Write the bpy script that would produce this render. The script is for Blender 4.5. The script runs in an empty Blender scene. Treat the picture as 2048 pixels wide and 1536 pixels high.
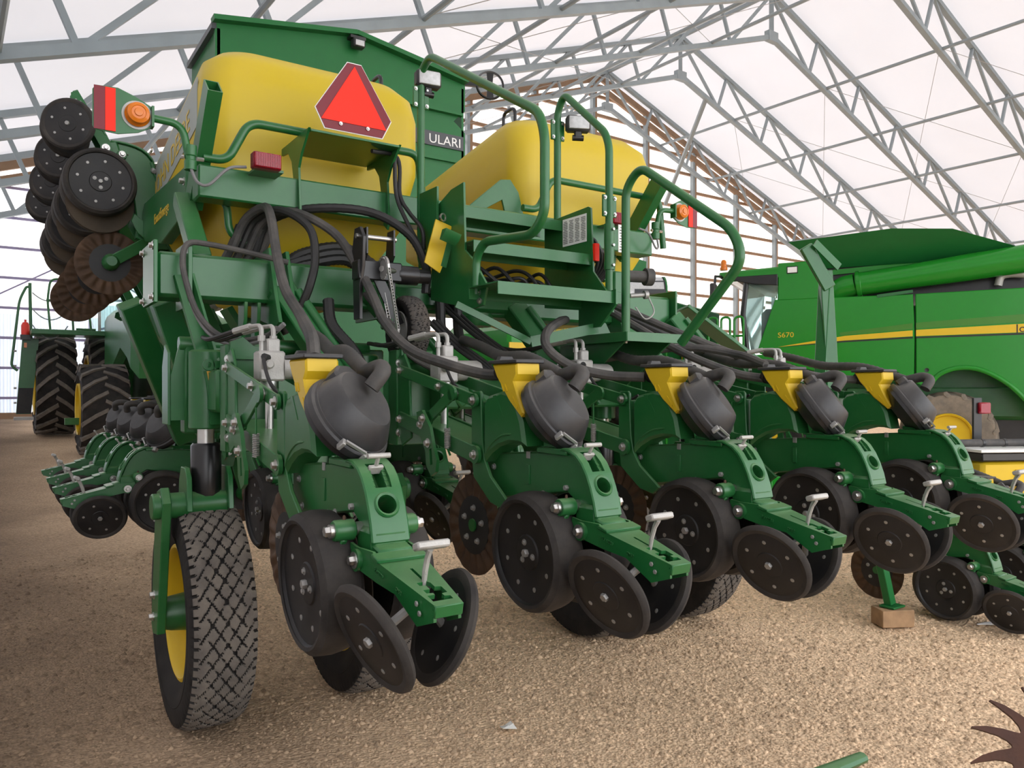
import bpy, bmesh, math, random
import numpy as np
from mathutils import Vector, Matrix, Euler
from mathutils.geometry import tessellate_polygon
random.seed(7); rng = np.random.default_rng(7)
S = bpy.context.scene; C = S.collection
# ---------------------------------------------------------------- camera, sky, exposure
cam = bpy.data.cameras.new('camera'); cam_o = bpy.data.objects.new('camera', cam); C.objects.link(cam_o)
cam.sensor_width = 36; cam.lens = 36*1560/2048; cam.shift_y = 14/2048; cam.clip_end = 300; cam.clip_start = .05
cam_o.location = (0, 0, 1.49); cam_o.rotation_euler = (math.radians(90), 0, math.radians(-33.8))
S.camera = cam_o
w = bpy.data.worlds.new('overcast_sky'); S.world = w; w.use_nodes = True
bg = w.node_tree.nodes['Background']; bg.inputs[0].default_value = (.94, .96, 1, 1); bg.inputs[1].default_value = 4.2
S.view_settings.view_transform = 'Standard'; S.view_settings.look = 'None'
S.view_settings.exposure = 0.0; S.view_settings.gamma = 1; S.view_settings.use_curve_mapping = False
# ---------------------------------------------------------------- materials
M = {}
def mat(name, col, rough=.5, metal=0, var=.12, vs=6, bump=0, bs=80, dust=0, dcol=(.32,.27,.21), ds=5, coat=0, trans=0, emit=0, spec=.5, dust_sheen=0):
    m = bpy.data.materials.new(name); m.use_nodes = True; M[name] = m
    nt = m.node_tree; N = nt.nodes; L = nt.links; b = N['Principled BSDF']
    tc = N.new('ShaderNodeTexCoord')
    nz = N.new('ShaderNodeTexNoise'); nz.inputs['Scale'].default_value = vs; nz.inputs['Detail'].default_value = 6
    L.new(tc.outputs['Object'], nz.inputs['Vector'])
    mx = N.new('ShaderNodeMix'); mx.data_type = 'RGBA'
    mx.inputs[6].default_value = tuple(c*(1-var) for c in col)+(1,); mx.inputs[7].default_value = tuple(min(1, c*(1+var)) for c in col)+(1,)
    L.new(nz.outputs['Fac'], mx.inputs[0]); out = mx.outputs[2]
    b.inputs['Roughness'].default_value = rough
    if dust:
        n2 = N.new('ShaderNodeTexNoise'); n2.inputs['Scale'].default_value = ds; n2.inputs['Detail'].default_value = 8; n2.inputs['Roughness'].default_value = .65
        L.new(tc.outputs['Object'], n2.inputs['Vector'])
        rp = N.new('ShaderNodeMapRange'); rp.inputs[1].default_value = .38; rp.inputs[2].default_value = .72; rp.inputs[4].default_value = dust
        L.new(n2.outputs['Fac'], rp.inputs[0])
        m2 = N.new('ShaderNodeMix'); m2.data_type = 'RGBA'; m2.inputs[7].default_value = tuple(dcol)+(1,)
        L.new(rp.outputs[0], m2.inputs[0]); L.new(out, m2.inputs[6]); out = m2.outputs[2]
        if dust_sheen:   # settled dust on upward faces; on green also a painted roof reflection
            ge = N.new('ShaderNodeNewGeometry'); sx_ = N.new('ShaderNodeSeparateXYZ'); L.new(ge.outputs['Normal'], sx_.inputs[0])
            mr_ = N.new('ShaderNodeMapRange'); mr_.interpolation_type = 'SMOOTHSTEP'; mr_.inputs[1].default_value = .45; mr_.inputs[2].default_value = .95; mr_.inputs[4].default_value = dust_sheen; L.new(sx_.outputs[2], mr_.inputs[0])
            mm = N.new('ShaderNodeMath'); mm.operation = 'MULTIPLY_ADD'; mm.use_clamp = True; L.new(mr_.outputs[0], mm.inputs[0]); L.new(n2.outputs['Fac'], mm.inputs[1]); L.new(rp.outputs[0], mm.inputs[2]); L.new(mm.outputs[0], m2.inputs[0])
        r2 = N.new('ShaderNodeMapRange'); r2.inputs[3].default_value = rough; r2.inputs[4].default_value = min(1, rough+.35)
        L.new(rp.outputs[0], r2.inputs[0]); L.new(r2.outputs[0], b.inputs['Roughness'])
    L.new(out, b.inputs['Base Color'])
    b.inputs['Metallic'].default_value = metal; b.inputs['Specular IOR Level'].default_value = spec
    if coat: b.inputs['Coat Weight'].default_value = coat; b.inputs['Coat Roughness'].default_value = .15
    if trans: b.inputs['Transmission Weight'].default_value = trans
    if emit: b.inputs['Emission Color'].default_value = tuple(col)+(1,); b.inputs['Emission Strength'].default_value = emit
    if bump:
        n3 = N.new('ShaderNodeTexNoise'); n3.inputs['Scale'].default_value = bs; n3.inputs['Detail'].default_value = 4
        L.new(tc.outputs['Object'], n3.inputs['Vector'])
        bp = N.new('ShaderNodeBump'); bp.inputs['Strength'].default_value = bump; bp.inputs['Distance'].default_value = .004
        L.new(n3.outputs['Fac'], bp.inputs['Height']); L.new(bp.outputs[0], b.inputs['Normal'])
    return m
mat('green', (.010,.112,.026), .3, var=.1, dust=.08, dcol=(.22,.36,.17), ds=3, bump=.04, bs=30, spec=.5, dust_sheen=.6)  # pale tops: dust mixed with roof sheen put into the colour
mat('green_bright', (.014,.21,.018), .2, var=.06, spec=.35)
mat('green_olive', (.05,.19,.02), .3, var=.06, spec=.35)
mat('green_cart', (.011,.13,.03), .4, var=.08, spec=.35)
mat('yellow', (.64,.43,.016), .4, var=.06, spec=.35)
mat('yellow_tank', (.54,.395,.012), .42, var=.05, vs=1.5, dust=.10, dcol=(.5,.38,.15), ds=2, spec=.4)
mat('yellow_tan', (.62,.36,.06), .6)
mat('black_plastic', (.020,.020,.022), .42, var=.2, dust=.25, dcol=(.17,.16,.148), ds=4, spec=.42, dust_sheen=.8)
mat('black_gloss', (.008,.008,.009), .3, var=.2, dust=.12, dcol=(.08,.075,.07))
mat('rubber', (.014,.0135,.0135), .75, var=.2, dust=.3, dcol=(.085,.072,.06), ds=7, bump=.1, bs=60, spec=.2)
mat('rubber_wheel', (.024,.022,.021), .7, var=.2, dust=.5, dcol=(.105,.09,.077), ds=6, bump=.1, bs=60, spec=.25)
mat('rubber_dusty', (.05,.045,.04), .75, var=.25, vs=14, dust=.75, dcol=(.17,.145,.12), ds=9, bump=.2, bs=120)
mat('tread_dusty', (.105,.092,.08), .85, var=.3, vs=20, dust=.7, dcol=(.22,.19,.155), ds=9, bump=.25, bs=120)
mat('rubber_mud', (.16,.14,.115), .85, var=.3, vs=9, dust=.8, dcol=(.33,.27,.20), ds=5, bump=.3, bs=70)
mat('hose', (.035,.034,.033), .6, var=.2, dust=.55, dcol=(.15,.135,.12), ds=9, bump=.12, bs=150)
mat('hose_black', (.012,.012,.012), .5, var=.2, dust=.2, dcol=(.09,.085,.08))
mat('disc_black', (.012,.012,.013), .42, var=.25, dust=.3, dcol=(.06,.052,.046), ds=6, spec=.35)
mat('steel', (.55,.54,.52), .35, 1, var=.15, vs=40)
mat('dull_steel', (.36,.355,.34), .5, .6, var=.2, vs=20)
mat('cast_silver', (.42,.41,.385), .5, .3, var=.2, vs=30, bump=.3, bs=200)
mat('galvanised', (.26,.30,.315), .55, .1, var=.16, vs=3)
mat('rust', (.085,.045,.022), .6, .3, var=.45, vs=14, dust=.55, dcol=(.035,.026,.021), ds=9, bump=.2, bs=90)
mat('rust_dark', (.075,.035,.025), .62, .3, var=.4, vs=10, dust=.4, dcol=(.16,.07,.035), ds=12, bump=.2, bs=90)
mat('soil_disc', (.085,.068,.052), .75, .1, var=.3, vs=8, dust=.5, dcol=(.15,.115,.08), ds=6, spec=.2)
mat('wood_brown', (.30,.185,.11), .75, var=.25, vs=3)
mat('girt_violet', (.30,.27,.42), .7, var=.1)
mat('red', (.75,.035,.02), .4, var=.04)
mat('red_bright', (.86,.025,.008), .5, var=.03, spec=.25)
mat('red_dark', (.17,.010,.020), .4, var=.05, spec=.35)
mat('red_lens', (.26,.004,.015), .15, var=.2, vs=40)
mat('orange_lens', (.62,.165,.008), .2, var=.2, vs=30)
mat('white', (.78,.78,.76), .5, var=.04)
mat('decal_grey', (.33,.36,.33), .5, var=.08)
mat('decal_dark', (.05,.055,.06), .4, var=.05)
mat('gold', (.62,.43,.04), .4, var=.05)
mat('lamp_glass', (.52,.53,.54), .25, .1, var=.3, vs=60)
mat('black_ink', (.01,.01,.01), .5)
mat('cable_grey', (.18,.18,.18), .6)
mat('white_paper', (.8,.79,.75), .8, var=.05)
mat('timber', (.34,.21,.11), .8, var=.5, vs=14, bump=.3, bs=60)
mat('straw', (.55,.42,.2), .8)
mat('glass_dark', (.22,.36,.36), .06, .2, var=.3, vs=2)
def glass():
    m = bpy.data.materials.new('cab_glass'); m.use_nodes = True; M['cab_glass'] = m
    b = m.node_tree.nodes['Principled BSDF']; b.inputs['Base Color'].default_value = (.55,.8,.76,1); b.inputs['Roughness'].default_value = .03
    b.inputs['Transmission Weight'].default_value = .85; b.inputs['IOR'].default_value = 1.1
glass()
def fabric(name, col, tcol, fac, wave=False):
    m = bpy.data.materials.new(name); m.use_nodes = True; M[name] = m
    nt = m.node_tree; N = nt.nodes; L = nt.links; N.remove(N['Principled BSDF'])
    d = N.new('ShaderNodeBsdfDiffuse'); t = N.new('ShaderNodeBsdfTranslucent'); x = N.new('ShaderNodeMixShader')
    tc = N.new('ShaderNodeTexCoord'); nz = N.new('ShaderNodeTexNoise'); nz.inputs['Scale'].default_value = .35; nz.inputs['Detail'].default_value = 5
    L.new(tc.outputs['Object'], nz.inputs['Vector'])
    mx = N.new('ShaderNodeMix'); mx.data_type = 'RGBA'; mx.inputs[6].default_value = tuple(c*.9 for c in tcol)+(1,); mx.inputs[7].default_value = tuple(min(1, c*1.06) for c in tcol)+(1,)
    L.new(nz.outputs['Fac'], mx.inputs[0]); L.new(mx.outputs[2], t.inputs[0]); d.inputs[0].default_value = tuple(col)+(1,)
    if wave:
        wv = N.new('ShaderNodeTexWave'); wv.inputs['Scale'].default_value = 4; wv.bands_direction = 'X'
        L.new(tc.outputs['Object'], wv.inputs['Vector']); L.new(wv.outputs['Fac'], mx.inputs[0]); mx.inputs[6].default_value = tuple(c*.72 for c in tcol)+(1,)
    x.inputs[0].default_value = fac; L.new(d.outputs[0], x.inputs[1]); L.new(t.outputs[0], x.inputs[2])
    L.new(x.outputs[0], N['Material Output'].inputs[0])
fabric('roof_fabric', (.8,.79,.8), (.34,.325,.33), .5)
fabric('wall_panel', (.85,.86,.88), (.95,.96,.98), .75)
fabric('wall_corrugated', (.75,.8,.88), (.78,.86,.98), .75, True)
def ground_mat():
    m = bpy.data.materials.new('gravel_ground'); m.use_nodes = True; M['gravel'] = m
    nt = m.node_tree; N = nt.nodes; L = nt.links; b = N['Principled BSDF']; b.inputs['Roughness'].default_value = .95; b.inputs['Specular IOR Level'].default_value = .15
    g = N.new('ShaderNodeNewGeometry'); sp = N.new('ShaderNodeSeparateXYZ'); L.new(g.outputs['Position'], sp.inputs[0])
    n1 = N.new('ShaderNodeTexNoise'); n1.inputs['Scale'].default_value = .8; n1.inputs['Detail'].default_value = 6; L.new(g.outputs['Position'], n1.inputs[0])
    # dark brown blends into tan with rising x, the edge broken by noise
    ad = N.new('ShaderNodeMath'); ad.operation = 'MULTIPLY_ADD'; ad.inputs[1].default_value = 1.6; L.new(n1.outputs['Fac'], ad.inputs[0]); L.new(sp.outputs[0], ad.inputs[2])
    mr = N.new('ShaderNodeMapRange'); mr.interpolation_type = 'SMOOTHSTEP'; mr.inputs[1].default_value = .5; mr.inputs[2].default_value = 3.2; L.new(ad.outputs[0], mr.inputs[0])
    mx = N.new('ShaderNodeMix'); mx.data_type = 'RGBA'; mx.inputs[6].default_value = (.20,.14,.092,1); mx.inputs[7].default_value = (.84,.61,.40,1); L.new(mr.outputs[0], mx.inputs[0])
    vo = N.new('ShaderNodeTexVoronoi'); vo.inputs['Scale'].default_value = 70; L.new(g.outputs['Position'], vo.inputs[0])
    n2 = N.new('ShaderNodeTexNoise'); n2.inputs['Scale'].default_value = 45; n2.inputs['Detail'].default_value = 8; L.new(g.outputs['Position'], n2.inputs[0])
    sc = N.new('ShaderNodeMapRange'); sc.inputs[1].default_value = .3; sc.inputs[2].default_value = .75; sc.inputs[3].default_value = .66; sc.inputs[4].default_value = 1.22; L.new(n2.outputs['Fac'], sc.inputs[0])
    sv = N.new('ShaderNodeSeparateColor'); L.new(vo.outputs['Color'], sv.inputs[0])
    s3 = N.new('ShaderNodeMapRange'); s3.inputs[3].default_value = .84; s3.inputs[4].default_value = 1.14; L.new(sv.outputs[0], s3.inputs[0])
    mu = N.new('ShaderNodeMath'); mu.operation = 'MULTIPLY'; L.new(sc.outputs[0], mu.inputs[0]); L.new(s3.outputs[0], mu.inputs[1])
    vm = N.new('ShaderNodeVectorMath'); vm.operation = 'SCALE'; L.new(mx.outputs[2], vm.inputs[0]); L.new(mu.outputs[0], vm.inputs['Scale']); L.new(vm.outputs[0], b.inputs['Base Color'])
    bp = N.new('ShaderNodeBump'); bp.inputs['Strength'].default_value = .6; bp.inputs['Distance'].default_value = .010
    m3 = N.new('ShaderNodeMath'); m3.operation = 'ADD'; L.new(n2.outputs['Fac'], m3.inputs[0]); L.new(vo.outputs['Distance'], m3.inputs[1]); L.new(m3.outputs[0], bp.inputs['Height']); L.new(bp.outputs[0], b.inputs['Normal'])
    return m
ground_mat()
# ---------------------------------------------------------------- mesh helpers
def catmull(P, n=6):
    P = [Vector(p) for p in P]; Q = [P[0]*2-P[1]]+P+[P[-1]*2-P[-2]]; o = []
    for i in range(1, len(Q)-2):
        a, b, c, d = Q[i-1:i+3]
        for k in range(n):
            t = k/n; o.append(.5*((2*b)+(c-a)*t+(2*a-5*b+4*c-d)*t*t+(3*b-a-3*c+d)*t**3))
    o.append(P[-1]); return o
def fillet(P, r, n=5):
    """straight runs joined by rounded bends, as a bent tube has"""
    P = [Vector(p) for p in P]; o = [P[0]]
    for i in range(1, len(P)-1):
        a, b, c = P[i-1:i+2]; u = (a-b); v = (c-b); d = min(r, u.length*.48, v.length*.48); u.normalize(); v.normalize()
        s, e = b+u*d, b+v*d
        for k in range(n+1):
            t = k/n; o.append(s*(1-t)**2+b*2*t*(1-t)+e*t*t)
    o.append(P[-1]); return o
class MB:
    def __init__(s): s.v = []; s.f = []; s.T = None
    def add(s, vs, fs):
        o = len(s.v)
        s.v += [tuple(s.T @ Vector(v)) if s.T else tuple(v) for v in vs]; s.f += [tuple(i+o for i in f) for f in fs]; return s
    def box(s, c, sz, R=None, b=0):
        h = [x/2 for x in sz]; b = min(b, *[x*.45 for x in h]); vs = []; fs = []; idx = {}
        def tr(p):
            p = Vector(p); p = (R @ p) if R else p; return p+Vector(c)
        if b <= 0:
            vs = [tr((x*h[0], y*h[1], z*h[2])) for x in (-1,1) for y in (-1,1) for z in (-1,1)]
            fs = [(0,1,3,2),(4,6,7,5),(0,4,5,1),(2,3,7,6),(0,2,6,4),(1,5,7,3)]
        else:
            for x in (-1,1):
                for y in (-1,1):
                    for z in (-1,1):
                        for a in range(3):
                            p = [x*(h[0]-b), y*(h[1]-b), z*(h[2]-b)]; p[a] = (x,y,z)[a]*h[a]; idx[x,y,z,a] = len(vs); vs.append(tr(p))
            for a in range(3):
                u, v = [i for i in range(3) if i != a]
                for sg in (-1,1):
                    q = []
                    for cu, cv in ((-1,-1),(1,-1),(1,1),(-1,1)):
                        k = [0,0,0]; k[a] = sg; k[u] = cu; k[v] = cv; q.append(idx[(*k, a)])
                    fs.append(tuple(q))
                for su in (-1,1):
                    for sv in (-1,1):
                        k1 = [0,0,0]; k1[u] = su; k1[v] = sv; k1[a] = -1; k2 = list(k1); k2[a] = 1
                        fs.append((idx[(*k1,u)], idx[(*k2,u)], idx[(*k2,v)], idx[(*k1,v)]))
            for x in (-1,1):
                for y in (-1,1):
                    for z in (-1,1): fs.append(tuple(idx[x,y,z,a] for a in range(3)))
        return s.add(vs, fs)
    def prism(s, pts, ax, a0, a1, b=0):
        n = len(pts); pts = [Vector(p) for p in pts]
        if a0 > a1: a0, a1 = a1, a0
        def P(p, a): return {'x': (a, p[0], p[1]), 'y': (p[0], a, p[1]), 'z': (p[0], p[1], a)}[ax]
        A = sum(pts[i].x*pts[(i+1)%n].y-pts[(i+1)%n].x*pts[i].y for i in range(n))
        if A < 0: pts = pts[::-1]
        rings = []
        if b > 0:
            ins = []
            for i in range(n):
                e1 = (pts[i]-pts[i-1]).normalized(); e2 = (pts[(i+1)%n]-pts[i]).normalized()
                n1 = Vector((-e1.y, e1.x)); n2 = Vector((-e2.y, e2.x)); m = n1+n2
                k = 1+n1.dot(n2); m = m/max(k, .35); ins.append(pts[i]+m*b)
            rings = [(ins, a0), (pts, a0+b), (pts, a1-b), (ins, a1)]
        else: rings = [(pts, a0), (pts, a1)]
        vs = []; fs = []
        for r, a in rings: vs += [P(p, a) for p in r]
        for k in range(len(rings)-1):
            for i in range(n): j = (i+1)%n; fs.append((k*n+i, k*n+j, (k+1)*n+j, (k+1)*n+i))
        t = len(rings)-1; fs.append(tuple(range(n-1, -1, -1))); fs.append(tuple(t*n+i for i in range(n)))
        return s.add(vs, fs)
    def plate(s, outer, holes, ax, a0, a1):
        """flat plate with real holes"""
        loops = [outer]+list(holes); flat = [p for l in loops for p in l]; N = len(flat)
        def P(p, a): return {'x': (a, p[0], p[1]), 'y': (p[0], a, p[1]), 'z': (p[0], p[1], a)}[ax]
        tri = tessellate_polygon([[Vector((p[0], p[1], 0)) for p in l] for l in loops])
        vs = [P(p, a0) for p in flat]+[P(p, a1) for p in flat]; fs = [tuple(t) for t in tri]+[tuple(i+N for i in t[::-1]) for t in tri]; o = 0
        for l in loops:
            n = len(l)
            for i in range(n): j = (i+1)%n; fs.append((o+i, o+j, N+o+j, N+o+i))
            o += n
        return s.add(vs, fs)
    def tube(s, P, r, n=8, cap=True, flat=1):
        P = [Vector(p) for p in P]; m = len(P); R = r if isinstance(r, (list, tuple)) else [r]*m
        T = [(P[min(i+1, m-1)]-P[max(i-1, 0)]).normalized() for i in range(m)]
        u = T[0].orthogonal().normalized(); vs = []; fs = []
        if abs(T[0].z) < .9: u = T[0].cross(Vector((0,0,1))).normalized()
        for i in range(m):
            u = (u-T[i]*u.dot(T[i])).normalized(); w_ = T[i].cross(u)
            for k in range(n):
                a = 2*math.pi*(k+.5)/n; vs.append(P[i]+u*math.cos(a)*R[i]+w_*math.sin(a)*R[i]*flat)
        for i in range(m-1):
            for k in range(n): j = (k+1)%n; fs.append((i*n+k, i*n+j, (i+1)*n+j, (i+1)*n+k))
        if cap: fs += [tuple(range(n-1, -1, -1)), tuple((m-1)*n+k for k in range(n))]
        return s.add(vs, fs)
    def bar(s, p, q, w_, h_, up=(0,0,1), b=0):
        """rectangular bar from p to q"""
        p = Vector(p); q = Vector(q); d = q-p; y = d.normalized(); up = Vector(up); x = y.cross(up)
        if x.length < 1e-4: x = y.orthogonal()
        x.normalize(); z = x.cross(y); R = Matrix((x, y, z)).transposed()
        return s.box((p+q)/2, (w_, d.length, h_), R, b)
    def lathe(s, prof, o=(0,0,0), ax=(1,0,0), n=32, ph=0, cap=True):
        o = Vector(o); ax = Vector(ax).normalized(); u = ax.orthogonal().normalized() if abs(ax.z) > .95 else ax.cross(Vector((0,0,1))).normalized(); w_ = ax.cross(u); vs = []; fs = []; ix = []
        for r, t in prof:
            if r < 1e-6: ix.append([len(vs)]*n); vs.append(o+ax*t)
            else:
                ix.append(list(range(len(vs), len(vs)+n)))
                vs += [o+ax*t+(u*math.cos(ph+2*math.pi*k/n)+w_*math.sin(ph+2*math.pi*k/n))*r for k in range(n)]
        for i in range(len(prof)-1):
            for k in range(n):
                j = (k+1)%n; q = []
                for e in (ix[i][k], ix[i][j], ix[i+1][j], ix[i+1][k]):
                    if e not in q: q.append(e)
                if len(q) > 2: fs.append(tuple(q))
        for e in (0, -1):
            if cap and prof[e][0] > 1e-6: fs.append(tuple(ix[e]))
        return s.add(vs, fs)
    def cyl(s, p, q, r, n=16): p = Vector(p); q = Vector(q); return s.lathe([(r, 0), (r, (q-p).length)], p, q-p, n)
    def bolt(s, p, ax, r=.01, h=.008, wr=0):
        p = Vector(p); a = Vector(ax).normalized()
        if wr: s.lathe([(wr, 0), (wr, .003), (0, .003)], p, a, 16); p = p+a*.003
        return s.lathe([(r, 0), (r, h*.8), (r*.85, h), (0, h)], p, a, 6)
    def build(s, name, m, parent=None, ang=38, normals=True, m2=None, sel=None):
        me = bpy.data.meshes.new(name); me.from_pydata([tuple(v) for v in s.v], [], s.f)
        if normals:
            bm = bmesh.new(); bm.from_mesh(me); bmesh.ops.recalc_face_normals(bm, faces=bm.faces); bm.to_mesh(me); bm.free()
        me.materials.append(M[m])
        if m2: me.materials.append(M[m2]); me.polygons.foreach_set('material_index', sel)
        me.polygons.foreach_set('use_smooth', [True]*len(me.polygons))
        try: me.set_sharp_from_angle(angle=math.radians(ang))
        except Exception: pass
        return link(name, me, parent)
def link(name, me, parent=None):
    o = bpy.data.objects.new(name, me); C.objects.link(o)
    if parent: o.parent = parent
    return o
def share(o, parent, loc=(0,0,0), rot=None, name=None):
    c = o.copy(); C.objects.link(c); c.parent = parent; c.location = loc
    if rot: c.rotation_euler = rot
    for k in ('label', 'category', 'group'):
        if k in c: del c[k]
    return c
def tag(o, label=None, cat=None, group=None, kind=None):
    for k, v in (('label', label), ('category', cat), ('group', group), ('kind', kind)):
        if v: o[k] = v
    return o
def thing(name, label, cat, loc=(0,0,0), rz=0, group=None):
    o = bpy.data.objects.new(name, None); C.objects.link(o); o.location = loc; o.rotation_euler = (0, 0, rz); o.empty_display_size = .1
    return tag(o, label, cat, group)
def kids(o): return [x for x in list(C.objects) if x.parent == o]
def copy_tree(o, parent=None, ch=None):
    if ch is None:
        ch = {}
        for x in C.objects: ch.setdefault(x.parent, []).append(x)
    c = o.copy(); C.objects.link(c); c.parent = parent
    for x in ch.get(o, []): copy_tree(x, c, ch)
    return c
def cut(o, cutters):
    """carve real openings into a mesh"""
    tmp = []
    for mb in cutters:
        k = mb.build('cutter', 'green'); tmp.append(k); d = o.modifiers.new('cut', 'BOOLEAN'); d.object = k; d.operation = 'DIFFERENCE'; d.solver = 'EXACT'
    dg = bpy.context.evaluated_depsgraph_get(); me = bpy.data.meshes.new_from_object(o.evaluated_get(dg)); o.modifiers.clear(); o.data = me
    me.set_sharp_from_angle(angle=math.radians(38))
    for k in tmp: bpy.data.objects.remove(k)
def circ(cx, cy, r, n=14, a0=0): return [(cx+r*math.cos(a0+2*math.pi*k/n), cy+r*math.sin(a0+2*math.pi*k/n)) for k in range(n)]
def text(body, size, m, parent, loc, rot, ext=.001, name='lettering', sx=1, align='LEFT', shear=0):
    cu = bpy.data.curves.new(name, 'FONT'); cu.body = body; cu.size = size; cu.extrude = ext; cu.align_x = align; cu.shear = shear; cu.resolution_u = 3
    t = bpy.data.objects.new(name, cu); C.objects.link(t); bpy.context.view_layer.update()
    me = bpy.data.meshes.new_from_object(t.evaluated_get(bpy.context.evaluated_depsgraph_get())); bpy.data.objects.remove(t)
    me.materials.clear(); me.materials.append(M[m]); o = link(name, me, parent); o.location = loc
    if isinstance(rot, Matrix): o.matrix_local = Matrix.Translation(loc) @ rot.to_4x4() @ Matrix.Diagonal((sx,1,1,1))
    else: o.rotation_euler = rot; o.scale = (sx, 1, 1)
    return o
# ---------------------------------------------------------------- the hall: ground, fabric roof, trusses, end walls
def gz(x, y):
    return float(np.interp(y, [8, 11, 15.6, 19.5, 28, 80], [0, .06, .36, .56, .84, .9]))
xs = np.concatenate([np.linspace(-14, -1, 14), np.linspace(-.5, 9, 64), np.linspace(9.6, 75, 40)])
ys = np.concatenate([np.linspace(-16, -1, 12), np.linspace(-.5, 9, 64), np.linspace(9.6, 75, 48)])
mb = MB(); nx, ny = len(xs), len(ys)
mb.v = [(float(x), float(y), gz(x, y)+.012*math.sin(x*2.1+y)*math.sin(y*1.7-x*.6)*(1 if y < 12 else 0)-.012) for x in xs for y in ys]
mb.f = [(i*ny+j, (i+1)*ny+j, (i+1)*ny+j+1, i*ny+j+1) for i in range(nx-1) for j in range(ny-1)]
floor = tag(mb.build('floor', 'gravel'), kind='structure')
def pebbles(n):
    # loose stones lying on the ground, thickest on the gravel side
    R = rng.uniform(0, 1, n); d = 1.9+8.5*R**1.6; a = np.radians(33.8)+np.radians(rng.uniform(-38, 40, n))
    x = d*np.sin(a); y = d*np.cos(a); keep = rng.uniform(0, 1, n) < np.clip(.34+.28*x, .3, 1); x = x[keep]; y = y[keep]; d = d[keep]; n = len(x)
    s = .0036*(1+np.minimum(rng.exponential(.9, n), 2.6))*np.clip(d/3, .8, 1.6)
    base = np.array([(1,0,0),(.3,.95,0),(-.9,.5,.1),(-.7,-.75,0),(.35,-.9,.05),(.05,.05,.75)]); nv = len(base)
    f0 = np.array([(0,1,5),(1,2,5),(2,3,5),(3,4,5),(4,0,5)])
    ph = rng.uniform(0, 6.28, n); c, sn = np.cos(ph), np.sin(ph); st = rng.uniform(.6, 1.3, (n, 3))
    b = base[None]*st[:, None, :]; b = b+rng.uniform(-.16, .16, b.shape); b[:, :5, 2] -= .1
    X = (b[..., 0]*c[:, None]-b[..., 1]*sn[:, None])*s[:, None]+x[:, None]; Y = (b[..., 0]*sn[:, None]+b[..., 1]*c[:, None])*s[:, None]+y[:, None]; Z = b[..., 2]*s[:, None]+(.012*np.sin(x*2.1+y)*np.sin(y*1.7-x*.6))[:, None]-.0115
    co = np.stack([X, Y, Z], -1).reshape(-1).astype(np.float32); fi = (f0[None]+(np.arange(n)*nv)[:, None, None]).reshape(-1).astype(np.int32); nf = len(fi)//3
    me = bpy.data.meshes.new('pebbles'); me.vertices.add(n*nv); me.vertices.foreach_set('co', co); me.loops.add(nf*3); me.loops.foreach_set('vertex_index', fi)
    me.polygons.add(nf); me.polygons.foreach_set('loop_start', np.arange(0, nf*3, 3, dtype=np.int32)); me.polygons.foreach_set('loop_total', np.full(nf, 3, np.int32)); me.update(); me.validate()
    me.materials.append(M['pebble']); o = link('loose_gravel', me); return tag(o, 'loose tan gravel stones strewn over the hall ground', 'gravel', kind='stuff')
def pebble_mat():
    m = M['gravel'].copy(); m.name = 'pebble'; M['pebble'] = m; N = m.node_tree.nodes
    for x in N:
        if x.type == 'TEX_VORONOI': x.inputs['Scale'].default_value = 25
        if x.type == 'BUMP': x.inputs['Strength'].default_value = .1
    L = m.node_tree.links; g = [x for x in N if x.type == 'NEW_GEOMETRY'][0]; v = [x for x in N if x.type == 'VECT_MATH'][0]
    r = N.new('ShaderNodeMapRange'); r.inputs[3].default_value = .5; r.inputs[4].default_value = 1.12; L.new(g.outputs['Random Per Island'], r.inputs[0]); L.new(r.outputs[0], v.inputs['Scale'])
pebble_mat(); pebbles(90000)
BR = Matrix.Translation((22.3, 17.3, 0)) @ Matrix.Rotation(math.radians(2.2), 4, 'Z')   # hall frame: x across, y along the ridge
SL = .345; ZB = 13.64; ZT = 15.15; BAY = 4.1; EL, ER = -27.5, 25.5; NF, NB = -23.5, 9.0
def zr(m, z): return z-SL*abs(m)
mb = MB(); mb.T = BR
for a, b in ((EL, 0), (0, ER)):
    for i in range(-6, 3):
        y0 = i*BAY; y1 = y0+BAY
        if i == 2: y1 = NB
        if i == -6: y0 = NF
        mb.add([(a, y0, zr(a, ZT+.12)), (b, y0, zr(b, ZT+.12)), (b, y1, zr(b, ZT+.12)), (a, y1, zr(a, ZT+.12))], [(0,1,2,3)])
ceiling = tag(mb.build('ceiling', 'roof_fabric', normals=False), kind='structure')
for i, m_ in enumerate([-22.4, -19.2, -16, -12.8, -9.6, -6.4, -3.2, 3.2, 6.4, 9.6, 12.8, 16, 19.2, 22.4]):
    mb = MB(); mb.T = BR; mb.tube([(m_, -23.3, zr(m_, ZB)+.05), (m_, NB-.9, zr(m_, ZB)+.05)], .055, 8); mb.build('purlin', 'galvanised', ceiling)
mb = MB(); mb.T = BR; mb.bar((0, -23.3, ZT), (0, NB-.3, ZT), .12, .12); mb.build('ridge_beam', 'galvanised', ceiling)
for i in range(-2, 3):
    for m0, m1 in ((3.2, 9.6), (9.6, 16), (16, 22.4), (-3.2, -9.6), (-9.6, -16)):
        mb = MB(); mb.T = BR; y0 = (i-1)*BAY; y1 = i*BAY
        mb.tube([(m0, y0, zr(m0, ZB+.1)), (m1, y1, zr(m1, ZB+.1))], .009, 5); mb.tube([(m0, y1, zr(m0, ZB+.1)), (m1, y0, zr(m1, ZB+.1))], .009, 5); mb.build('brace_cable', 'dull_steel', ceiling)
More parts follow.
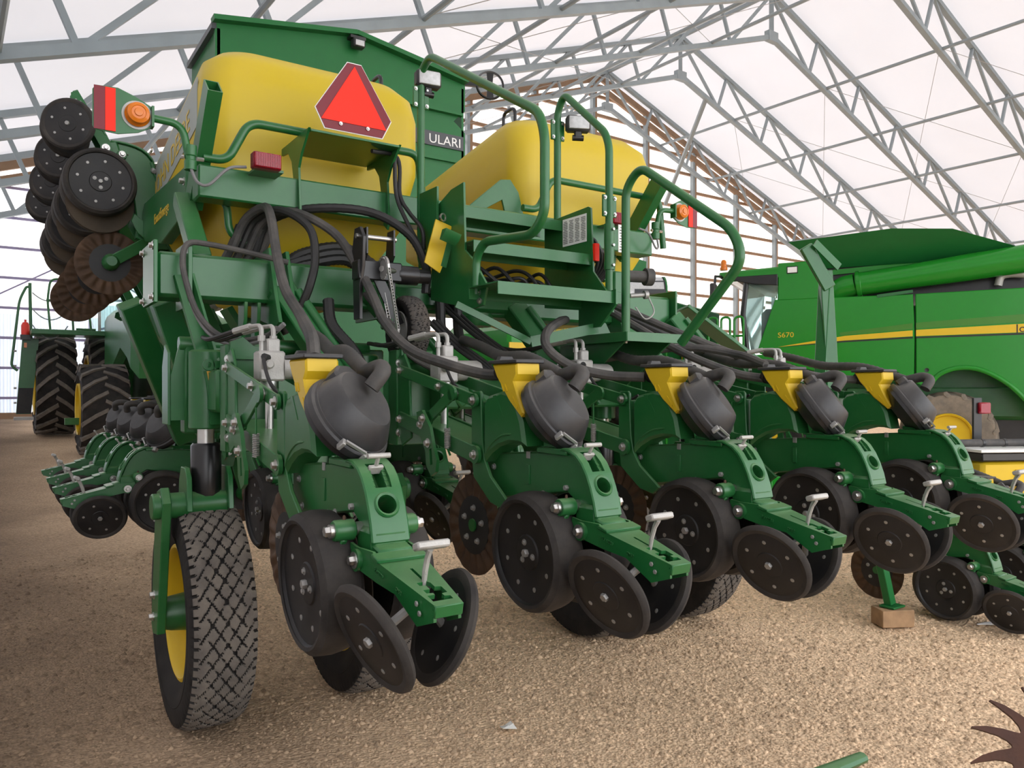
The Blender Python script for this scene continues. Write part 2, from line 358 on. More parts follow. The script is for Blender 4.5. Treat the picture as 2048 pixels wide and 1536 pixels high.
def truss():
    t = thing('roof_truss', 'grey steel roof truss with two chords and zigzag webs under the white fabric', 'truss', group='roof trusses under the fabric')
    for sg, e in ((-1, -EL-.3), (1, ER-.3)):
        MB().bar((0, 0, ZB), (sg*e, 0, zr(e, ZB)), .17, .15).build('bottom_chord', 'galvanised', t)
        MB().bar((0, 0, ZT), (sg*e, 0, zr(e, ZT)), .17, .15).build('top_chord', 'galvanised', t)
        m_ = 0; k = 0
        while m_ < e-1.3:
            n_ = m_+(.55 if k % 2 else 2.2)
            if k % 2: q = [(m_, ZB), (n_, ZT)]
            else: q = [(m_, ZT), (n_, ZB)]
            if k: MB().bar((sg*q[0][0], 0, zr(q[0][0], q[0][1])), (sg*q[1][0], 0, zr(q[1][0], q[1][1])), .09, .09).build('web', 'galvanised', t)
            else: MB().bar((0, 0, ZT-.05), (sg*n_, 0, zr(n_, ZB)), .09, .09).build('web', 'galvanised', t)
            m_ = n_; k += 1
    MB().bar((0, 0, ZB-.15), (0, 0, ZT), .14, .14).build('king_post', 'galvanised', t)
    mb = MB(); mb.box((0, 0, ZB), (.5, .2, .34)); mb.build('peak_plate', 'galvanised', t)
    return t
t0 = truss(); tr0 = [t0]+[copy_tree(t0) for i in range(7)]
for i, t in zip(range(-5, 3), tr0):
    t.matrix_world = BR @ Matrix.Translation((0, i*BAY, 0))
    t['label'] = 'zigzag grey steel roof truss, %s from the slatted end wall' % ('first', 'second', 'third', 'fourth', 'fifth', 'sixth', 'seventh', 'eighth')[2-i]
# slanting knee strut, far right
mb = MB(); mb.T = BR; mb.bar((1.5, BAY, zr(1.5, ZB)), (3.9, NB-.5, 10.1), .14, .14)
tag(mb.build('knee_strut', 'galvanised'), 'steel strut slanting down from a truss before the slatted end wall', 'strut')
# far end wall: bright panels on timber girts and steel posts
def gable(name, n_, inner, full):
    mb = MB(); mb.T = BR
    mb.add([(EL, n_, -.1), (ER, n_, -.1), (ER, n_, zr(ER, ZT)), (0, n_, ZT), (EL, n_, zr(EL, ZT))], [(0,1,2,3,4)])
    o = tag(mb.build(name, 'wall_panel', normals=False), kind='structure')
    if not full: return o
    y = n_-.25
    for sg, e in ((-1, -EL), (1, ER)):
        for k in range(2):
            mb = MB(); mb.T = BR; mb.bar((0, y-.1, ZT-.1-k*.42), (sg*e, y-.1, zr(e, ZT)-.1-k*.42), .12, .26); mb.build('rafter', 'wood_brown', o)
    z = 1.2
    while z < ZT-.5:
        e = (ZT-.4-z)/SL; a = max(-13.5, -e); b = min(ER, e)
        mb = MB(); mb.T = BR; mb.box(((a+b)/2, y+.1, z), (b-a, .1, .13)); mb.build('girt', 'wood_brown', o)
        if z < 9.5:
            a0 = max(EL, -e); mb = MB(); mb.T = BR; mb.box(((a0-13.5)/2, y+.1, z+.1), (-13.5-a0, .06, .07)); mb.build('girt', 'girt_violet', o)
        z += .82
    for m_ in np.arange(-26, 25.5, 3.2):
        mb = MB(); mb.T = BR; mb.box((m_, y-.05, zr(m_, ZT)/2), (.13 if m_ > -13 else .05, .2, zr(m_, ZT))); mb.build('post', 'galvanised' if m_ > -13 else 'girt_violet', o)
        if m_ > -13: mb = MB(); mb.T = BR; mb.box((m_+.14, y-.05, zr(m_, ZT)/2), (.12, .16, zr(m_, ZT))); mb.build('post', 'wood_brown', o)
    for a, b in (((-26, 1.5), (-19.5, 5.5)), ((-20, 5), (-14, 1.2))):
        mb = MB(); mb.T = BR; mb.bar((a[0], y-.1, a[1]), (b[0], y-.1, b[1]), .04, .04); mb.build('brace_rod', 'girt_violet', o)
    mb = MB(); mb.T = BR
    for k in range(90):
        x0 = EL+k*.155; mb.add([(x0, y+.2, .7), (x0+.0775, y+.14, .7), (x0+.155, y+.2, .7), (x0, y+.2, 3.6), (x0+.0775, y+.14, 3.6), (x0+.155, y+.2, 3.6)], [(0,1,4,3),(1,2,5,4)])
    mb.build('corrugated_panel', 'wall_corrugated', o, normals=False)
    mb = MB(); mb.T = BR; mb.box(((EL-13.5)/2, y, .8), (-13.5-EL, .12, .2)); mb.build('sill_board', 'wood_brown', o)
    mb = MB(); mb.T = BR; mb.bar((-13.5, y-.16, 3.1), (ER, y-.16, 3.1), .1, .35); mb.build('header', 'dull_steel', o)
    return o
gable('wall_back', NB, 1, True)
mb = MB(); mb.T = BR; a, b, zt_ = -24.0, -7.0, 5.6   # the end behind the camera stands open
mb.add([(EL,NF,-.1),(a,NF,-.1),(a,NF,zr(a,ZT)),(EL,NF,zr(EL,ZT))], [(0,1,2,3)]); mb.add([(a,NF,zt_),(b,NF,zt_),(b,NF,zr(b,ZT)),(a,NF,zr(a,ZT))], [(0,1,2,3)]); mb.add([(b,NF,-.1),(ER,NF,-.1),(ER,NF,zr(ER,ZT)),(0,NF,ZT),(b,NF,zr(b,ZT))], [(0,1,2,3,4)])
tag(mb.build('wall_front', 'wall_panel', normals=False), kind='structure')
for nm, m_ in (('wall_left', EL), ('wall_right', ER)):
    mb = MB(); mb.T = BR; mb.add([(m_, NF, -.1), (m_, NB, -.1), (m_, NB, zr(m_, ZT)), (m_, NF, zr(m_, ZT))], [(0,1,2,3)]); tag(mb.build(nm, 'roof_fabric', normals=False), kind='structure')
# ---------------------------------------------------------------- planter row unit (x across, y ahead, z up; origin at the closing-arm pivot height)
def wheel_lathe(w_, R, r_in, n=44, dish=.02, lip=.01):
    """gauge-wheel rubber: rounded tread between -w/2 and w/2"""
    h = w_/2; c = .026
    return [(r_in, -h+.004), (R-c*.75, -h), (R-c*.55, -h+.006), (R-c*.15, -h+c*.55), (R, -h+c*1.3), (R+.003, 0), (R, h-c*1.3), (R-c*.15, h-c*.55), (R-c*.55, h-.006), (R-c*.75, h), (r_in, h-.004)]
def make_unit():
    t = thing('row_unit', '', 'row unit', group='rear rank of row units')
    # --- cast shank with curved rear
    mb = MB(); arc = [(-.10,.248),(-.14,.246),(-.18,.23),(-.21,.205),(-.235,.17),(-.255,.13),(-.272,.085),(-.283,.04)]
    mb.prism([(.40,.20),(.36,.21),(.0,.238)]+arc+[(-.283,.02),(-.185,.02),(-.165,.085),(-.125,.108),(.25,.05),(.31,.02),(.40,.11)], 'x', -.04, .04, .006)
    shank = mb.build('shank', 'green', t)
    nrm = Vector((0, -.88, .47)).normalized(); hc = Vector((0, -.247, .135))
    k1 = MB().lathe([(.027, -.11), (.027, .06)], hc, nrm, 20); s2 = MB(); R2 = Matrix.Rotation(math.radians(-48), 3, 'X')
    s2.box((0, -.205, .212), (.03, .085, .09), R2)
    cut(shank, [k1, s2])
    mb = MB(); off = [(y-.014*.8, z+.010) for y, z in arc]
    band = arc+off[::-1]; mb.prism(band, 'x', -.056, .056, .004); sh2 = mb.build('shank_band', 'green', t); cut(sh2, [MB().lathe([(.027, -.05), (.027, .06)], hc, nrm, 20), MB().box((0, -.205, .215), (.052, .075, .09), R2)])
    ring = MB(); ring.lathe([(.026, .0), (.036, .0), (.037, .012), (.033, .017), (.027, .014), (.026, .0)], hc+nrm*.008, nrm, 24, cap=False); ring.build('hole_rim', 'green', sh2)
    mb = MB()
    for sx in (-1, 1):
        for k in range(5):
            p = Vector((sx*.022, -.185-.0105*k, .232-.0122*k)); mb.box(p, (.013, .006, .02), R2, .001)
    mb.build('depth_teeth', 'green', sh2)
    mb = MB(); mb.box((0, -.235, .04), (.108, .11, .085), None, .012); mb.build('post_foot', 'green', t)
    mb = MB(); mb.box((.0, -.05, .243), (.105, .17, .022), None, .004); mb.box((0, -.03, .262), (.07, .10, .02), None, .004); mb.build('meter_seat', 'green', t)
    for y, z in ((.01, .09), (.07, .08), (.33, .16), (.30, .075)): MB().bolt((-.04, y, z), (-1,0,0), .008, .007, .012).build('shank_bolt', 'dull_steel', shank)
    MB().bolt((-.04, -.125, .125), (-1,0,0), .010, .012).build('shank_bolt', 'dull_steel', shank)
    MB().box((-.042, .1, .15), (.005, .02, .07), None, .001).build('shank_tab', 'green', shank); MB().box((-.042, .1, .22), (.005, .02, .025), None, .001).build('shank_clip', 'dull_steel', shank)
    # --- T handle for depth
    mb = MB(); mb.tube([(-.033, -.212, .272), (.033, -.212, .272)], .0075, 10); mb.tube([(0, -.212, .272), (0, -.185, .232)], .006, 8); mb.box((0, -.185, .232), (.044, .03, .012), R2, .003); mb.build('depth_handle', 'cast_silver', t)
    # --- head plates
    hp = [(.425,.44),(.415,.45),(.365,.45),(.355,.44),(.345,.26),(.33,.19),(.29,.13),(.19,.06),(.17,.045),(.21,.015),(.29,.03),(.41,.115),(.425,.2)]
    for sx in (-1, 1): MB().prism(hp, 'x', sx*.072, sx*.086, .003).build('head_plate', 'green', t)
    mb = MB(); mb.box((0, .385, .30), (.15, .05, .22), None, .005); mb.build('head_block', 'green', t)
    # --- parallel links
    for sx in (-1, 1):
        x = sx*.098
        mb = MB(); mb.bar((x, .385, .414), (x, 1.04, .545), .012, .05, b=.003); mb.cyl((x-.006, .385, .414), (x+.006, .385, .414), .027); mb.build('upper_link', 'green', t)
        mb = MB(); mb.bar((x, .375, .205), (x, 1.04, .325), .014, .066, b=.003); mb.cyl((x-.007, .375, .205), (x+.007, .375, .205), .035); mb.build('lower_link', 'green', t)
        for y, z in ((.385,.414),(1.03,.543),(.375,.205),(1.03,.323),(.52,.44),(.66,.468)):
            mb = MB(); mb.bolt((x+sx*.0065, y, z), (sx,0,0), .013, .013, .019); mb.build('link_bolt', 'steel', t)
    mb = MB(); mb.prism([(-.085,.42),(.085,.42),(.085,.95),(-.085,.95)], 'z', .0, .01); mb.T = Matrix.Translation((0,0,.16)) @ Matrix.Rotation(.176, 4, 'X'); mb.v = []; mb.f = []
    mb.box((0, .70, .0), (.18, .56, .012), None, .002); mb.build('lower_web', 'green', t)
    # --- linkage crank, slotted lever and return spring on the left
    mb = MB(); mb.bar((-.118, .52, .44), (-.118, .72, .335), .012, .05, b=.004); mb.cyl((-.124,.52,.44), (-.112,.52,.44), .03); mb.cyl((-.124,.72,.335), (-.112,.72,.335), .03)
    mb.build('crank', 'green', t)
    lev = [(.78,.36),(.73,.37),(.66,.30),(.63,.22),(.60,.17),(.61,.12),(.65,.10),(.69,.14),(.70,.20),(.76,.28)]
    mb = MB(); mb.plate(lev, [[(.645,.215),(.665,.21),(.655,.145),(.635,.15)]], 'x', -.146, -.132); mb.build('slotted_lever', 'green', t)
    for y, z in ((.72,.335),(.74,.31),(.675,.235)): MB().bolt((-.146, y, z), (-1,0,0), .013, .013, .02).build('crank_bolt', 'steel', t)
    mb = MB(); mb.tube([(-.118+.011*math.cos(a*.9), .56+.011*math.sin(a*.9), .30-.0009*a) for a in range(0, 90)], .0025, 5); mb.build('return_spring', 'dull_steel', t)
    mb = MB(); mb.tube([(-.118,.56,.44), (-.118,.56,.30)], .004, 6); mb.tube([(-.118,.56,.22), (-.105,.56,.19)], .005, 6); mb.build('spring_hook', 'green', t)
    # --- toolbar mount
    mb = MB()
    for sx in (-1, 1): mb.prism([(.95,.24),(1.04,.20),(1.10,.30),(1.10,.60),(1.02,.62),(.97,.56)], 'x', sx*.076, sx*.088, .003)
    mb.box((0, 1.125, .42), (.19, .09, .44), None, .004); mb.prism([(-.08,.58),(.02,.58),(.02,.63),(-.03,.67),(-.08,.65)], 'y', 1.06, 1.085); mb.build('toolbar_bracket', 'green', t)
    for x, z in ((-.09,.58),(.09,.58),(-.09,.26),(.09,.26)): MB().bolt((x*.9, 1.08, z), (0,-1,0), .013, .014, .02).build('bracket_bolt', 'steel', t)
    # --- hydraulic downforce: block, motor, ram
    mb = MB(); mb.box((.0, .80, .545), (.10, .085, .115), None, .008); mb.box((.01, .80, .62), (.05, .05, .06), None, .006); vb = mb.build('valve_block', 'cast_silver', t)
    mb = MB(); mb.lathe([(.0, 0), (.042, .0), (.045, .01), (.045, .10), (.038, .115), (0, .118)], (.05, .79, .54), (1, -.15, 0), 22); mb.lathe([(.018, 0), (.018, .03), (.012, .035), (0, .035)], (-.02, .757, .55), (0,-1,0), 12); mb.build('pump_body', 'cast_silver', vb)
    mb = MB(); mb.lathe([(.035, .46), (.035, .50), (.016, .5), (.016, .24), (0, .24)], (0, .80, 0), (0,0,1), 14); mb.build('ram', 'steel', vb)
    for dx, yy in ((-.03, .82), (.015, .85)):
        mb = MB(); mb.tube(fillet([(dx, .80, .60), (dx, .80, .70), (dx-.02, yy+.06, .70)], .025), .009, 8); mb.lathe([(.014, 0), (.014, .022)], (dx, .80, .64), (0,0,1), 6); mb.tube([(dx-.02, yy+.06, .70), (dx-.06, yy+.14, .685)], .013, 8); mb.build('hydraulic_fitting', 'cast_silver', vb)
        mb = MB(); mb.tube(catmull([(dx-.06, yy+.14, .685), (dx-.12, yy+.28, .66), (dx-.1, yy+.5, .68)], 5), .010, 7); mb.build('hydraulic_line', 'hose_black', vb)
    mb = MB(); mb.tube(catmull([(-.025, .75, .565), (-.05, .70, .56), (-.045, .62, .47), (.0, .5, .40), (.03, .42, .43)], 6), .007, 7); mb.lathe([(.013, 0), (.013, .03)], (-.02, .75, .575), (-.6,-.6,.1), 8); mb.build('sensor_cable', 'hose_black', t)
    # --- moulded green cover
    cov = [(.325,.40),(.30,.43),(.20,.45),(.135,.44),(.105,.405),(.07,.34),(.05,.255),(.09,.262),(.15,.262),(.22,.245),(.28,.215),(.325,.18)]
    mb = MB(); mb.prism(cov, 'x', -.094, .01, .012); cv = mb.build('hopper_shield', 'green', t)
    mb = MB(); mb.tube(catmull([(-.0945,.315,.205), (-.0945,.27,.25), (-.0945,.2,.285), (-.0945,.13,.295)], 4), [.001]+[.004]*11+[.001], 6); mb.build('shield_rib', 'green', cv)
    mb = MB(); mb.add([(-.0955,.255,.432),(-.0955,.235,.434),(-.0955,.185,.36),(-.0925,.255,.432),(-.0925,.235,.434),(-.0925,.185,.36)], [(0,1,2),(0,3,4,1),(1,4,5,2),(2,5,3,0)]); mb.build('shield_crease', 'green', cv)
    # --- yellow mini hopper with black lid
    hop = [(.245,.548),(.085,.548),(.082,.51),(.10,.485),(.068,.42),(.04,.372),(.06,.358),(.135,.415),(.215,.50)]
    mb = MB(); mb.prism(hop, 'x', -.105, .0, .006); h_ = mb.build('seed_hopper', 'yellow', t)
    mb = MB(); mb.box((-.052, .165, .556), (.125, .185, .014), None, .004); mb.prism([(-.09,.562),(-.02,.562),(-.03,.578),(-.08,.578)], 'y', .22, .245, .002); mb.build('hopper_lid', 'black_plastic', h_)
    mb = MB()
    for k in range(2): mb.box((-.106, .150+.02*k, .462), (.003, .006, .03), Matrix.Rotation(-.5, 3, 'X'))
    mb.box((-.106, .09, .41), (.004, .05, .005), Matrix.Rotation(.9, 3, 'X')); mb.build('moulded_mark', 'yellow', h_)
    mb = MB(); mb.lathe([(.03,0),(.03,.05),(.034,.05),(.034,.07)], (-.05,.20,.50), (0,.93,.36), 16); mb.build('hose_cuff', 'rubber', h_)
    # --- vacuum meter
    n = Vector((.42,-.69,.59)).normalized(); mc = Vector((-.005, -.005, .365))
    mb = MB(); mb.lathe([(0,-.075),(.07,-.075),(.10,-.05),(.132,-.035),(.140,-.03),(.140,-.012),(.13,-.01)], mc, n, 36); mt = mb.build('meter_housing', 'black_gloss', t)
    mb = MB(); mb.lathe([(.13,-.012),(.145,-.012),(.147,-.002),(.145,.01),(.136,.014),(.134,.022),(.125,.024)], mc, n, 44, cap=False); mb.build('meter_rim', 'black_plastic', mt)
    up = (Vector((0,0,1))-n*n.z).normalized(); sd = n.cross(up)
    B = Matrix((sd, up, n)).transposed().to_4x4(); B.translation = mc
    mb = MB(); mb.T = B; nn = 40; vs = []
    def face_r(a): return .094+.014*max(0, -math.sin(a))**6+.006*max(0, math.cos(a-.6))**4
    for lv, tt in ((0,.016),(1,.034),(2,.082),(3,.090),(4,.092)):
        for k in range(nn):
            a = 2*math.pi*k/nn; r = [.133,.128,face_r(a)*1.04,face_r(a)*.95,.0][lv]; oy = [0,0,.018,.018,.018][lv]; ox = [0,0,-.006,-.006,-.006][lv]; vs.append((ox+r*math.cos(a), oy+r*math.sin(a), tt))
    mb.add(vs, [(i*nn+k, i*nn+(k+1)%nn, (i+1)*nn+(k+1)%nn, (i+1)*nn+k) for i in range(4) for k in range(nn)]); mb.build('meter_dome', 'black_plastic', t, ang=32)
    mb = MB(); mb.T = B; mb.prism([(-.06,.07),(.045,.07),(.045,.125),(.01,.15),(-.035,.15),(-.06,.125)], 'z', .02, .075, .008); mb.build('outlet_boss', 'black_plastic', mt)
    mb = MB(); mb.T = B; mb.box((.12,-.09,.015), (.022,.012,.03), Matrix.Rotation(-.9, 3, 'Z'), .002); mb.box((.06,-.14,.015), (.022,.012,.03), Matrix.Rotation(-.4, 3, 'Z'), .002); mb.bar((.118,-.092,.032), (.062,-.138,.032), .008, .008); mb.build('meter_latch', 'dull_steel', mt)
    mb = MB(); mb.T = B; mb.box((.0,-.155,.0), (.05,.03,.03), None, .005); mb.build('meter_pivot', 'dull_steel', mt)
    el = catmull([(.045, -.055, .46), (.078, -.062, .505), (.09, -.02, .522), (.08, .03, .512), (.075, .06, .505)], 5)
    mb = MB(); mb.tube(el, .025, 12); mb.build('vacuum_elbow', 'hose', t)
    hz = catmull([(.075, .06, .505), (.095, .16, .535), (.13, .36, .585), (.18, .62, .60), (.24, .9, .66), (.28, 1.12, .70)], 14)
    mb = MB(); mb.tube(hz, [.0235+.0022*(i % 2) for i in range(len(hz))], 12); mb.build('vacuum_hose', 'hose', t)
    # --- gauge wheels
    for sx in (-1, 1):
        ax = Vector((sx, .0, -.05)).normalized(); c = Vector((sx*.106, -.037, -.095))
        mb = MB(); mb.lathe(wheel_lathe(.124, .202, .172), c, ax, 52, cap=False); gw = mb.build('gauge_wheel', 'rubber_wheel', t)
        mb = MB(); mb.lathe([(.186,.058),(.180,.0605),(.174,.056),(.168,.046),(.11,.036),(.062,.033),(.058,.038),(.03,.039),(0,.039)], c, ax, 44, cap=False); dk = mb.build('wheel_disc', 'disc_black', gw)
        mb = MB(); mb.lathe([(.168,-.058),(.12,-.05),(0,-.05)], c, ax, 36, cap=False); mb.build('inner_disc', 'disc_black', gw)
        u = ax.cross(Vector((0,0,1))).normalized(); w_ = ax.cross(u)
        for k in range(8):
            a = 2*math.pi*k/8+.3; p = c+ax*.0385+(u*math.cos(a)+w_*math.sin(a))*.125
            MB().lathe([(.0085,-.003),(.0085,.0015),(.004,.0025),(0,.0025)], p, ax, 10).build('rivet', 'dull_steel', gw)
        MB().bolt(c+ax*.039, ax, .014, .014).build('hub_bolt', 'dull_steel', gw)
        for k in range(3):
            a = 2*math.pi*k/3+.8; MB().bolt(c+ax*.038+(u*math.cos(a)+w_*math.sin(a))*.036, ax, .007, .005, .011).build('hub_bolt', 'dull_steel', gw)
        # sleeve arm
        mb = MB(); mb.lathe([(.024,0),(.029,.004),(.029,.055),(.026,.06)], (sx*.062, -.185, .072), (sx,0,0), 18); mb.bar((sx*.095, -.185, .06), (sx*.10, -.05, -.09), .02, .045, b=.004); ga = mb.build('gauge_arm', 'green', t)
        mb = MB(); mb.lathe([(.019,-.002),(.019,.01)], (sx*.123, -.185, .072), (sx,0,0), 14); mb.bolt((sx*.133, -.185, .072), (sx,0,0), .015, .014); mb.build('arm_bolt', 'steel', ga); MB().lathe([(.02,-.024),(.02,0)], (sx*.062,-.185,.072), (sx,0,0), 14).build('arm_bushing', 'steel', ga); MB().lathe([(.005,-.004),(.005,.008),(.003,.012),(0,.012)], (sx*.09,-.185,.1), (0,0,1), 8).build('grease_nipple', 'rust', ga)
        # opener disc between
        ao = Vector((sx, -.0, .06)); MB().lathe([(0,-.003),(.19,-.002),(.19,.001),(.05,.004),(0,.004)], (sx*.018, .06, -.11), ao, 40).build('opener_disc', 'soil_disc', t)
    # --- closing arm: hollow channel with a notched slot in its top
    A = Matrix.Translation((0, -.243, 0)) @ Matrix.Rotation(math.radians(196), 4, 'X') @ Matrix.Diagonal((1,1,-1,1))
    # u runs down the arm towards the rear, v up
    def ch(u, v): return (-.243-u*.958+v*.0, .0-u*.22+v)
    mb = MB(); side = [ch(-.05,-.02), ch(-.045,.03), ch(0,.034), ch(.08,.05), ch(.115,.035), ch(.36,.035), ch(.372,.02), ch(.372,-.005), ch(.30,-.045), ch(.2,-.01), ch(.1,-.02), ch(0,-.022)]
    for sx in (-1, 1):
        vs = []; n_ = len(side)
        for thk in (0, -.008):
            for y, z in side:
                uu = (-.243-y)/.958; hw = .078 if uu < .07 else .066 if uu < .12 else .066-(uu-.12)*.115
                vs.append((sx*(hw+thk), y, z))
        fs = [tuple(range(n_)), tuple(range(n_, 2*n_))[::-1]]+[(i, (i+1)%n_, n_+(i+1)%n_, n_+i) for i in range(n_)]
        mb.add(vs, fs)
    T = Matrix.Translation((0, -.243, .034)) @ Matrix.Rotation(math.atan2(.22, .958), 4, 'X') @ Matrix.Rotation(math.pi, 4, 'Z')
    mb.T = T   # now x flipped, +y runs to the rear along the arm, z up
    slot = [(.004,.17),(.004,.25),(.024,.25),(.024,.266),(.008,.268),(.008,.29),(.026,.29),(.026,.308),(.010,.310),(.010,.320),(.030,.320),(.030,.350),(-.024,.350),(-.024,.334),(-.010,.331),(-.010,.318),(-.026,.316),(-.026,.284),(-.010,.281),(-.010,.258),(-.004,.250),(-.004,.17)]
    mb.plate([(-.066,.12),(.066,.12),(.037,.37),(-.037,.37)], [[(x, y) for x, y in slot]], 'z', -.008, .003)
    mb.box((0, .372, -.012), (.076, .012, .032), None, .004); mb.box((0, .10, .008), (.145, .045, .012), None, .003); mb.box((0, .04, .004), (.10, .08, .03), None, .006); mb.T = None
    ca = mb.build('closing_arm', 'green', t)
    for sx in (-1, 1):
        mb = MB(); mb.lathe([(.030, 0), (.030, .012)], (sx*.072, -.243, 0), (sx,0,0), 20); mb.build('arm_boss', 'green', ca)
        mb = MB(); mb.bolt((sx*.085, -.243, 0), (sx,0,0), .013, .014, .023); mb.build('pivot_bolt', 'steel', ca)
        mb = MB(); mb.bolt((sx*.047, -.535, -.055), (sx,0,0), .007, .004); mb.bolt((sx*.047, -.55, -.075), (sx,0,0), .007, .004); mb.build('tip_rivet', 'dull_steel', ca)
    text('E A92720', .014, 'green', ca, (-.0685, -.335, -.012), Matrix(((0,0,-1),(-1,0,0),(0,1,0))) @ Matrix.Rotation(-.22, 3, 'Z'), .0012, 'cast_number')
    text('CM52', .014, 'green', ca, (-.0565, -.435, -.042), Matrix(((0,0,-1),(-1,0,0),(0,1,0))) @ Matrix.Rotation(-.22, 3, 'Z'), .0012, 'cast_number')
    mb = MB(); mb.tube([(0,-.475,-.05), (0,-.487,.01), (0,-.50,.045), (0,-.515,.068)], [.008,.012,.012,.014], 8, flat=.6); mb.box((0, -.52, .077), (.09, .034, .019), Matrix.Rotation(-.35, 3, 'X'), .006)
    text('1 2 3', .011, 'dull_steel', mb.build('closing_handle', 'cast_silver', t), (-.004, -.5015, .0), Euler((math.radians(80), 0, math.pi/2)).to_matrix(), .0006, 'cast_number')
    # --- closing wheels, splayed in a V
    for sx in (-1, 1):
        ax = Vector((sx*.90, -.10, -.40)).normalized()
        c = Vector((sx*.098, -.40, -.165)); R = .155
        mb = MB(); mb.lathe([(.125,-.011),(.14,-.0135),(R-.006,-.011),(R,0),(R-.004,.010),(.143,.016),(.133,.014),(.125,.010)], c, ax, 48, cap=False); cw = mb.build('closing_wheel', 'rubber_wheel', t)
        mb = MB(); mb.lathe([(0,-.012),(.128,-.011),(.134,-.006),(.134,.008),(.128,.011),(.05,.009),(.047,.012),(.02,.013),(0,.013)], c, ax, 44); mb.build('wheel_disc', 'disc_black', cw)
        u = ax.cross(Vector((0,0,1))).normalized(); w_ = ax.cross(u)
        for k in range(6):
            a = 2*math.pi*k/6+.5+(.4 if sx > 0 else 0)
            for sd_ in (1, -1):
                p = c+ax*(.0098*sd_)+(u*math.cos(a)+w_*math.sin(a))*.092; MB().lathe([(.0075,-.002),(.0075,.0015),(.0035,.003),(0,.003)], p, ax*sd_, 10).build('rivet', 'dull_steel', cw)
        MB().bolt(c+ax*.012, ax, .014, .012).build('hub_bolt', 'dull_steel', cw)
        mb = MB(); mb.tube([c, (sx*.02, -.46, -.08)], .012, 8); mb.build('wheel_spindle', 'dull_steel', cw)
    # --- fluted coulter ahead of the opener
    mb = MB(); nn = 108; c = Vector((-.03, .50, -.09)); vs = []; fs = []
    rr = [.115,.125,.14,.16,.18,.195,.20]
    for sd_ in (-1, 1):
        for r in rr:
            for k in range(nn):
                a = 2*math.pi*k/nn; amp = .0075*max(0, min(1, (r-.112)/.03))*(1 if r < .17 else max(.2, 1-(r-.17)/.03)); vs.append((c.x+amp*math.sin(a*18)+sd_*(.002 if r < .199 else .0004), c.y+r*math.cos(a), c.z+r*math.sin(a)))
    nr = len(rr)
    for s_ in range(2):
        for i in range(nr-1):
            for k in range(nn): j = (k+1)%nn; o = s_*nr*nn; fs.append((o+i*nn+k, o+i*nn+j, o+(i+1)*nn+j, o+(i+1)*nn+k))
    for k in range(nn): j = (k+1)%nn; fs.append(((nr-1)*nn+k, (nr-1)*nn+j, (2*nr-1)*nn+j, (2*nr-1)*nn+k))
    mb.add(vs, fs); co = mb.build('coulter_disc', 'rust', t, ang=60); MB().lathe([(0,-.003),(.118,-.003),(.118,.003),(0,.003)], c, (1,0,0), 48).build('coulter_centre', 'disc_black', co)
    for k in range(5):
        a = 2*math.pi*k/5+.4; mb = MB(); mb.bolt((c.x-.003, c.y+.07*math.cos(a), c.z+.07*math.sin(a)), (-1,0,0), .009, .010, .013); mb.build('coulter_bolt', 'dull_steel', co)
    mb = MB(); mb.lathe([(.026,0),(.026,.006),(0,.006)], c-Vector((.004,0,0)), (-1,0,0), 16); mb.lathe([(.05,0),(.05,.06),(.03,.09)], c+Vector((.003,0,0)), (1,0,0), 16); mb.bar(c+Vector((.06,0,0)), (.05, .42, .16), .02, .07, b=.004); mb.build('coulter_hub', 'green', co)
    return t
unit0 = make_unit(); RZ = 1.04
order = ['rear-rank row unit standing beside the big treaded tyre', 'second rear-rank row unit counting from the big treaded tyre', 'third rear-rank row unit, in the middle of the rank below the steps', 'fourth rear-rank row unit counting from the big treaded tyre', 'last rear-rank row unit, beside the combine and the other planter']
for k in range(5):
    u = unit0 if k == 0 else copy_tree(unit0)
    u.location = (.89+.762*k, 2.2, RZ); u['label'] = order[k]
# ---------------------------------------------------------------- more row units: front rank, folded wing low, folded wing high
FR = ['front-rank row unit next to the yellow-rimmed wheel and its lift cylinder', 'front-rank row unit between the first two transport tyres', 'front-rank row unit whose gauge wheel shows between the first and second rear units', 'front-rank row unit under the bottom step', 'front-rank row unit between the last two transport tyres']
for k in range(1, 5):
    u = copy_tree(unit0); u.location = (.508+.762*k, 4.02, RZ-.05); u['label'] = FR[k]; u['group'] = 'front rank of row units'
lw = ['nearest the lift cylinder', 'second from the lift cylinder', 'third from the lift cylinder', 'farthest, beside the harvester tyre']
for k in range(4):
    u = copy_tree(unit0); u.location = (.97, 5.55+.70*k, .87); u.rotation_euler = (0, 0, -math.pi/2)
    u['label'] = 'row unit of the low folded wing, '+lw[k]; u['group'] = 'row units of the low folded wing'
uw = ['next to the yellow tank', 'second from the yellow tank', 'third from the yellow tank', 'farthest from the yellow tank']
for k in range(4):
    u = copy_tree(unit0); u.rotation_mode = 'QUATERNION'
    R = Matrix(((0, .28, .96), (-1, 0, 0), (0, -.96, .28)))
    u.matrix_world = Matrix.Translation((.66, 5.45+.762*k, 2.75)) @ R.to_4x4()
    for ch in C.objects:
        if ch.parent == u and ch.name.startswith('coulter_disc'): ch.location = (0, -.072, -.068)
    u['label'] = 'row unit stood on end on raised wing, '+uw[k]; u['group'] = 'row units of the raised wing'
